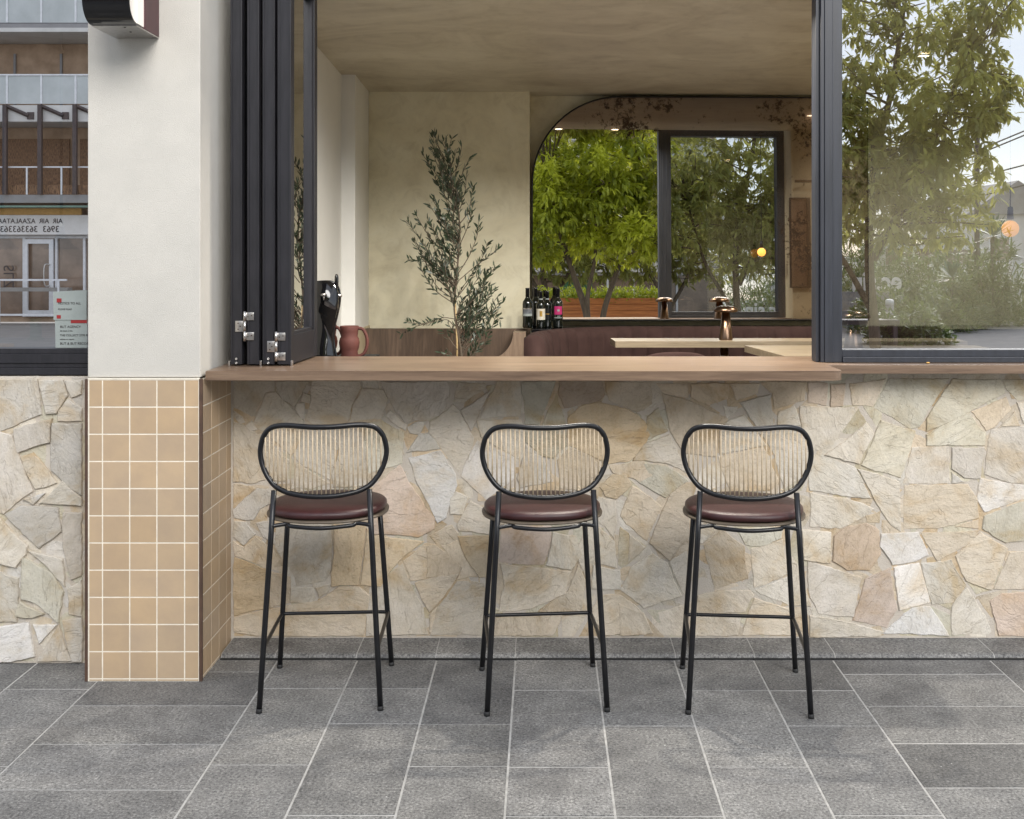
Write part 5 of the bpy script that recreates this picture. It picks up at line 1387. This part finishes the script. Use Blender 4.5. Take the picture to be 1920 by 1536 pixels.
def bush(name, label, pos, rx, ry, rz, n, mat, seed, l=.16, w=.03, up=.3, par=None):
    rnd = random.Random(seed); t = thing(name, label, 'plant', pos); lv = []
    for _ in range(n):
        u = rv(rnd).normalized() * rnd.random() ** .4; u.z = abs(u.z)
        p = Vector((u.x * rx, u.y * ry, u.z * rz * (1 + .25 * math.sin(u.x * 7 + seed))))
        leaf_cluster(rnd, lv, p, Vector((u.x, u.y, abs(u.z) + up)), 7, l, w, .15)
    bm = bmesh.new()
    for k in range(7):
        a = k * .9; tube(bm, [(0.02 * k - .06, 0, .003), (rx * .3 * math.cos(a), ry * .3 * math.sin(a), rz * .45), (rx * .55 * math.cos(a), ry * .55 * math.sin(a), rz * .8)], [.02, .012, .006], 5)
    obj('stems', bm, M['bark'], t); leaf_mesh('foliage', lv, mat, t); return t
def agave(label, pos, r, seed):
    rnd = random.Random(seed); t = thing('spiky_agave', label, 'plant', pos); lv = []
    for k in range(60):
        a = rnd.uniform(0, 2 * PI); e = rnd.uniform(-.3, 1.3)
        d = Vector((math.cos(a) * math.cos(e), math.sin(a) * math.cos(e), math.sin(e)))
        lv.append((d * .05 + Vector((0, 0, r * .5)), d, Vector((0, 0, 1)), r * rnd.uniform(.8, 1.1), .045, 0 if e > .2 else rnd.uniform(.4, 1)))
    bm = bmesh.new(); tube(bm, [(0, 0, 0), (0, 0, r * .55)], .05, 8); obj('stem', bm, M['bark'], t); leaf_mesh('leaves', lv, M['leaf_agave'], t, .05)
def garden():
    g = [(1705, 642, 19.3, .75, .6, .62, 360, 'leafy garden shrub nearest the road kerb, reflected in the right window', .15),
         (1665, 622, 22.0, .8, .7, .85, 320, 'low green shrub behind the metal bollard in the garden bed', .16),
         (1755, 612, 22.5, .8, .7, .75, 320, 'yellow-green shrub at the bend of the path', .16),
         (1800, 598, 27.0, 1.0, .9, 1.1, 330, 'round garden shrub left of the far path', .2),
         (1862, 598, 26.5, 1.0, .9, 1.25, 360, 'tall leafy shrub in front of the far white house', .2),
         (1740, 590, 30.0, 1.3, 1.0, 1.7, 420, 'dense shrub mass far behind the bollard', .22),
         (1862, 640, 24.2, .9, .5, 1.75, 420, 'tall shrub below the larger agave', .2),
         (1786, 640, 23.2, .8, .5, 1.05, 320, 'shrub below the smaller agave', .18),
         (1600, 590, 36.0, 2.2, 1.2, 3.3, 620, 'high hedge closing the gap behind the leaning tree', .26),
         (1690, 590, 38.0, 2.2, 1.2, 3.0, 560, 'high hedge behind the white script panel', .26),
         (1640, 590, 31.0, 1.5, 1.0, 1.6, 380, 'far shrub behind the leaning tree trunk', .22),
         (1805, 580, 34.0, 1.7, 1.2, 2.2, 420, 'tall dense bush beyond the small agave', .25)]
    for i, (px, py, Yv, rx, ry, rz, n, lab, l) in enumerate(g):
        p = WP(px, 640, Yv); p.z = -.02
        bush('garden_shrub', lab, p, rx, ry, rz, n, M['leaf_shrub'], 50 + i, l, .035)
    for (px, py, Yv, r, lab) in ((1862, 442, 25.0, .55, 'spiky agave on the bank in front of the far house'), (1786, 520, 24.0, .42, 'smaller spiky agave lower in the garden bed')):
        p = WP(px, py, Yv); z = p.z; p.z = -.02
        rnd = random.Random(int(px)); t = thing('spiky_agave', lab, 'plant', p); lv = []
        for k in range(70):
            a = rnd.uniform(0, 2 * PI); e = rnd.uniform(-.4, 1.35); d = Vector((math.cos(a) * math.cos(e), math.sin(a) * math.cos(e), math.sin(e)))
            lv.append((Vector((0, 0, z)) + d * .03, d, Vector((0, 0, 1)), r * rnd.uniform(.8, 1.1), .05, 0 if e > .15 else rnd.uniform(.5, 1)))
        bm = bmesh.new(); tube(bm, [(0, 0, 0), (0, 0, z)], .06, 8); obj('stem', bm, M['bark'], t); leaf_mesh('leaves', lv, M['leaf_agave'], t, .05)
    # bollard
    p = WP(1668, 622, 20.6); t = thing('bollard', 'short grey metal bollard with pale cap by the garden bed', 'bollard', (p.x, p.y, -.015))
    bm = bmesh.new(); tube(bm, [(0, 0, 0), (0, 0, .62)], .075, 18); obj('post', bm, M['slabgrey'], t, True)
    bm = bmesh.new(); lathe(bm, [(0, .6205), (.078, .6205), (.078, .70), (.05, .72), (0, .72)], 18); obj('cap', bm, M['rail'], t, True)
    # bench with black legs
    p = WP(1620, 612, 19.0); t = thing('street_bench', 'low black bench beside the leaning tree, reflected in the right window', 'bench', (p.x, p.y, -.015))
    obj('seat', B(-.65, .55, -.2, .2, .36, .44), M['post'], t)
    for x in (-.55, .45): obj('leg', B(x, x + .07, -.18, .18, 0, .3599), M['post'], t)
    # low fence panel with white script
    p = WP(1690, 548, 23.5); t = thing('sign_panel', 'grey-brown fence panel with white script lettering, reflected left in the right window', 'sign', (p.x, p.y, -.015))
    obj('panel', B(-2.8, 0.05, -.06, 0, 0, .76), M['slabgrey'], t)
    text_mesh('sign_text', 'ec.sin', .56, M['signwhite'], t, (-.0, .03, .80), (PI / 2, 0, PI), .02, .85, bold=.012)
    # white car-like glints are left as a pale parked van far off
    p = WP(1745, 540, 38); t = thing('parked_van', 'white van parked far off between the garden shrubs', 'van', (p.x, p.y, -.02))
    bm = bmesh.new(); prism_xz(bm, [(-2.2, .35), (2.1, .35), (2.2, 1.0), (1.9, 1.15), (1.4, 1.85), (-2.1, 1.9), (-2.25, 1.0)], -.85, .85); bmesh.ops.bevel(bm, geom=bm.edges[:], offset=.06, segments=2, affect='EDGES'); obj('body', bm, M['facade'], t, True)
    bm = bmesh.new(); prism_xz(bm, [(-1.8, 1.2), (1.55, 1.2), (1.2, 1.7), (-1.8, 1.75)], -.87, .87); obj('window', bm, M['shopglass'], t)
    for x in (-1.4, 1.35):
        bm = bmesh.new(); tube(bm, [(x, -.88, .33), (x, .88, .33)], .33, 22); w_ = obj('wheel', bm, M['foot'], t)
        bm = bmesh.new(); tube(bm, [(x, -.89, .33), (x, .89, .33)], .18, 16); obj('rim', bm, M['steel'], w_)
    # far house
    a = WP(1822, 520, 46); b = WP(1990, 380, 46)
    t = thing('house', 'white house with low pitched roof far off at the right edge', 'house', (a.x, a.y, -.02)); w = b.x - a.x
    obj('wall', B(0, w, -6, 0, 0, 3.2), M['facade'], t)
    bm = bmesh.new(); prism_xz(bm, [(-.3, 3.201), (w + .3, 3.201), (w * .5, 4.6)], -6.2, .2); obj('roof', bm, M['slabgrey'], t)
    for x in (.7, 2.2): f = obj('window', B(x, x + .9, .001, .04, 1.2, 2.3), M['rail'], t); obj('pane', B(x + .08, x + .82, .0405, .05, 1.28, 2.22), M['shopglass'], f)
    # pale pole, street lamp, wires
    p = WP(1907, 604, 26); t = thing('pole', 'pale round pole standing on the path at the right edge', 'pole', (p.x, p.y, -.015))
    bm = bmesh.new(); tube(bm, [(0, 0, 0), (0, 0, 1.45)], .10, 18); obj('shaft', bm, M['pole'], t, True)
    bm = bmesh.new(); lathe(bm, [(0, 1.451), (.12, 1.451), (.12, 1.50), (0, 1.53)], 18); obj('cap', bm, M['pole'], t, True)
    p = WP(1832, 500, 30); t = thing('street_lamp', 'brown street lamp post rising through the tree in the right window', 'street lamp', (p.x, p.y, -.015))
    bm = bmesh.new(); tube(bm, [(0, 0, 0), (0, 0, 4.7)], .07, 12); obj('post', bm, M['post'], t, True)
    bm = bmesh.new(); box(bm, -.4, .5, -.12, .12, 5.3, 5.38, .02); tube(bm, [(0, 0, 4.7), (.05, 0, 5.3)], .04, 8); obj('lamp_head', bm, M['post'], t)
    for i, (ya, yb) in enumerate(((272, 238), (280, 246), (325, 308), (362, 346))):
        a = WP(1850, ya, 40); b = WP(1960, yb - 14, 40); a2 = a - (b - a) * 1.2; b2 = b + (b - a) * 2
        t = tag(obj('power_line', tube(bmesh.new(), [a2, a2.lerp(b2, .5) - Vector((0, 0, .1)), b2], .025, 6), M['ink'], None), ('topmost', 'second', 'third', 'lowest')[i] + ' of the four overhead wires crossing the sky in the right window', 'wire', 'overhead wires')
garden()

# ------------------------------------------------------------------ world, sun, camera
def light():
    w = bpy.data.worlds.new('World'); S.world = w; w.use_nodes = True; nt = w.node_tree
    bg = nt.nodes['Background']
    sky = nt.nodes.new('ShaderNodeTexSky'); sky.sky_type = 'NISHITA'; sky.sun_disc = False
    sky.sun_elevation = SEL; sky.sun_rotation = SAZ; sky.air_density = 1.0; sky.dust_density = .4; sky.ozone_density = 1.6
    tc = nt.nodes.new('ShaderNodeTexCoord'); mp = nt.nodes.new('ShaderNodeMapping'); mp.inputs['Scale'].default_value = (1, 1, 3)
    L(nt, tc.outputs['Generated'], mp.inputs[0]); n = noise(nt, mp.outputs[0], 3.2, 7, .58, .5)
    r = ramp(nt, n.outputs[0], [(.42, (.55, .55, .55)), (.62, (.97, .97, .97))])
    c = mixc(nt, r.outputs[0], sky.outputs[0], (9.4, 9.9, 10.8))
    L(nt, c, bg.inputs['Color']); bg.inputs['Strength'].default_value = SKY
    sd = bpy.data.lights.new('sun', 'SUN'); sd.energy = SUN; sd.angle = R(34); sd.color = (1, .965, .92)
    so = bpy.data.objects.new('sun', sd); COL.objects.link(so)
    az, el = SAZ, SEL
    d = Vector((math.sin(az) * math.cos(el), math.cos(az) * math.cos(el), math.sin(el)))
    so.rotation_euler = (-d).to_track_quat('-Z', 'Y').to_euler(); so.location = (2, 2, 14)
SKY, SUN, SEL, SAZ = .15, 3.7, R(31), R(158)
light()
cam = bpy.data.cameras.new('camera'); co = bpy.data.objects.new('camera', cam); COL.objects.link(co)
co.location = (0, 0, H); co.rotation_euler = (PI / 2, 0, 0)
cam.sensor_width = 36; cam.lens = 36 * F / 1920; cam.shift_x = -60 / 1920; cam.shift_y = -292 / 1920
cam.clip_start = .05; cam.clip_end = 2000
S.camera = co
S.render.engine = 'CYCLES'
S.cycles.max_bounces = 10; S.cycles.diffuse_bounces = 5; S.cycles.glossy_bounces = 6; S.cycles.transparent_max_bounces = 16
S.cycles.transmission_bounces = 4
S.cycles.sample_clamp_indirect = 6; S.cycles.use_denoising = True
S.view_settings.view_transform = 'Standard'; S.view_settings.look = 'None'; S.view_settings.exposure = 0; S.view_settings.gamma = 1
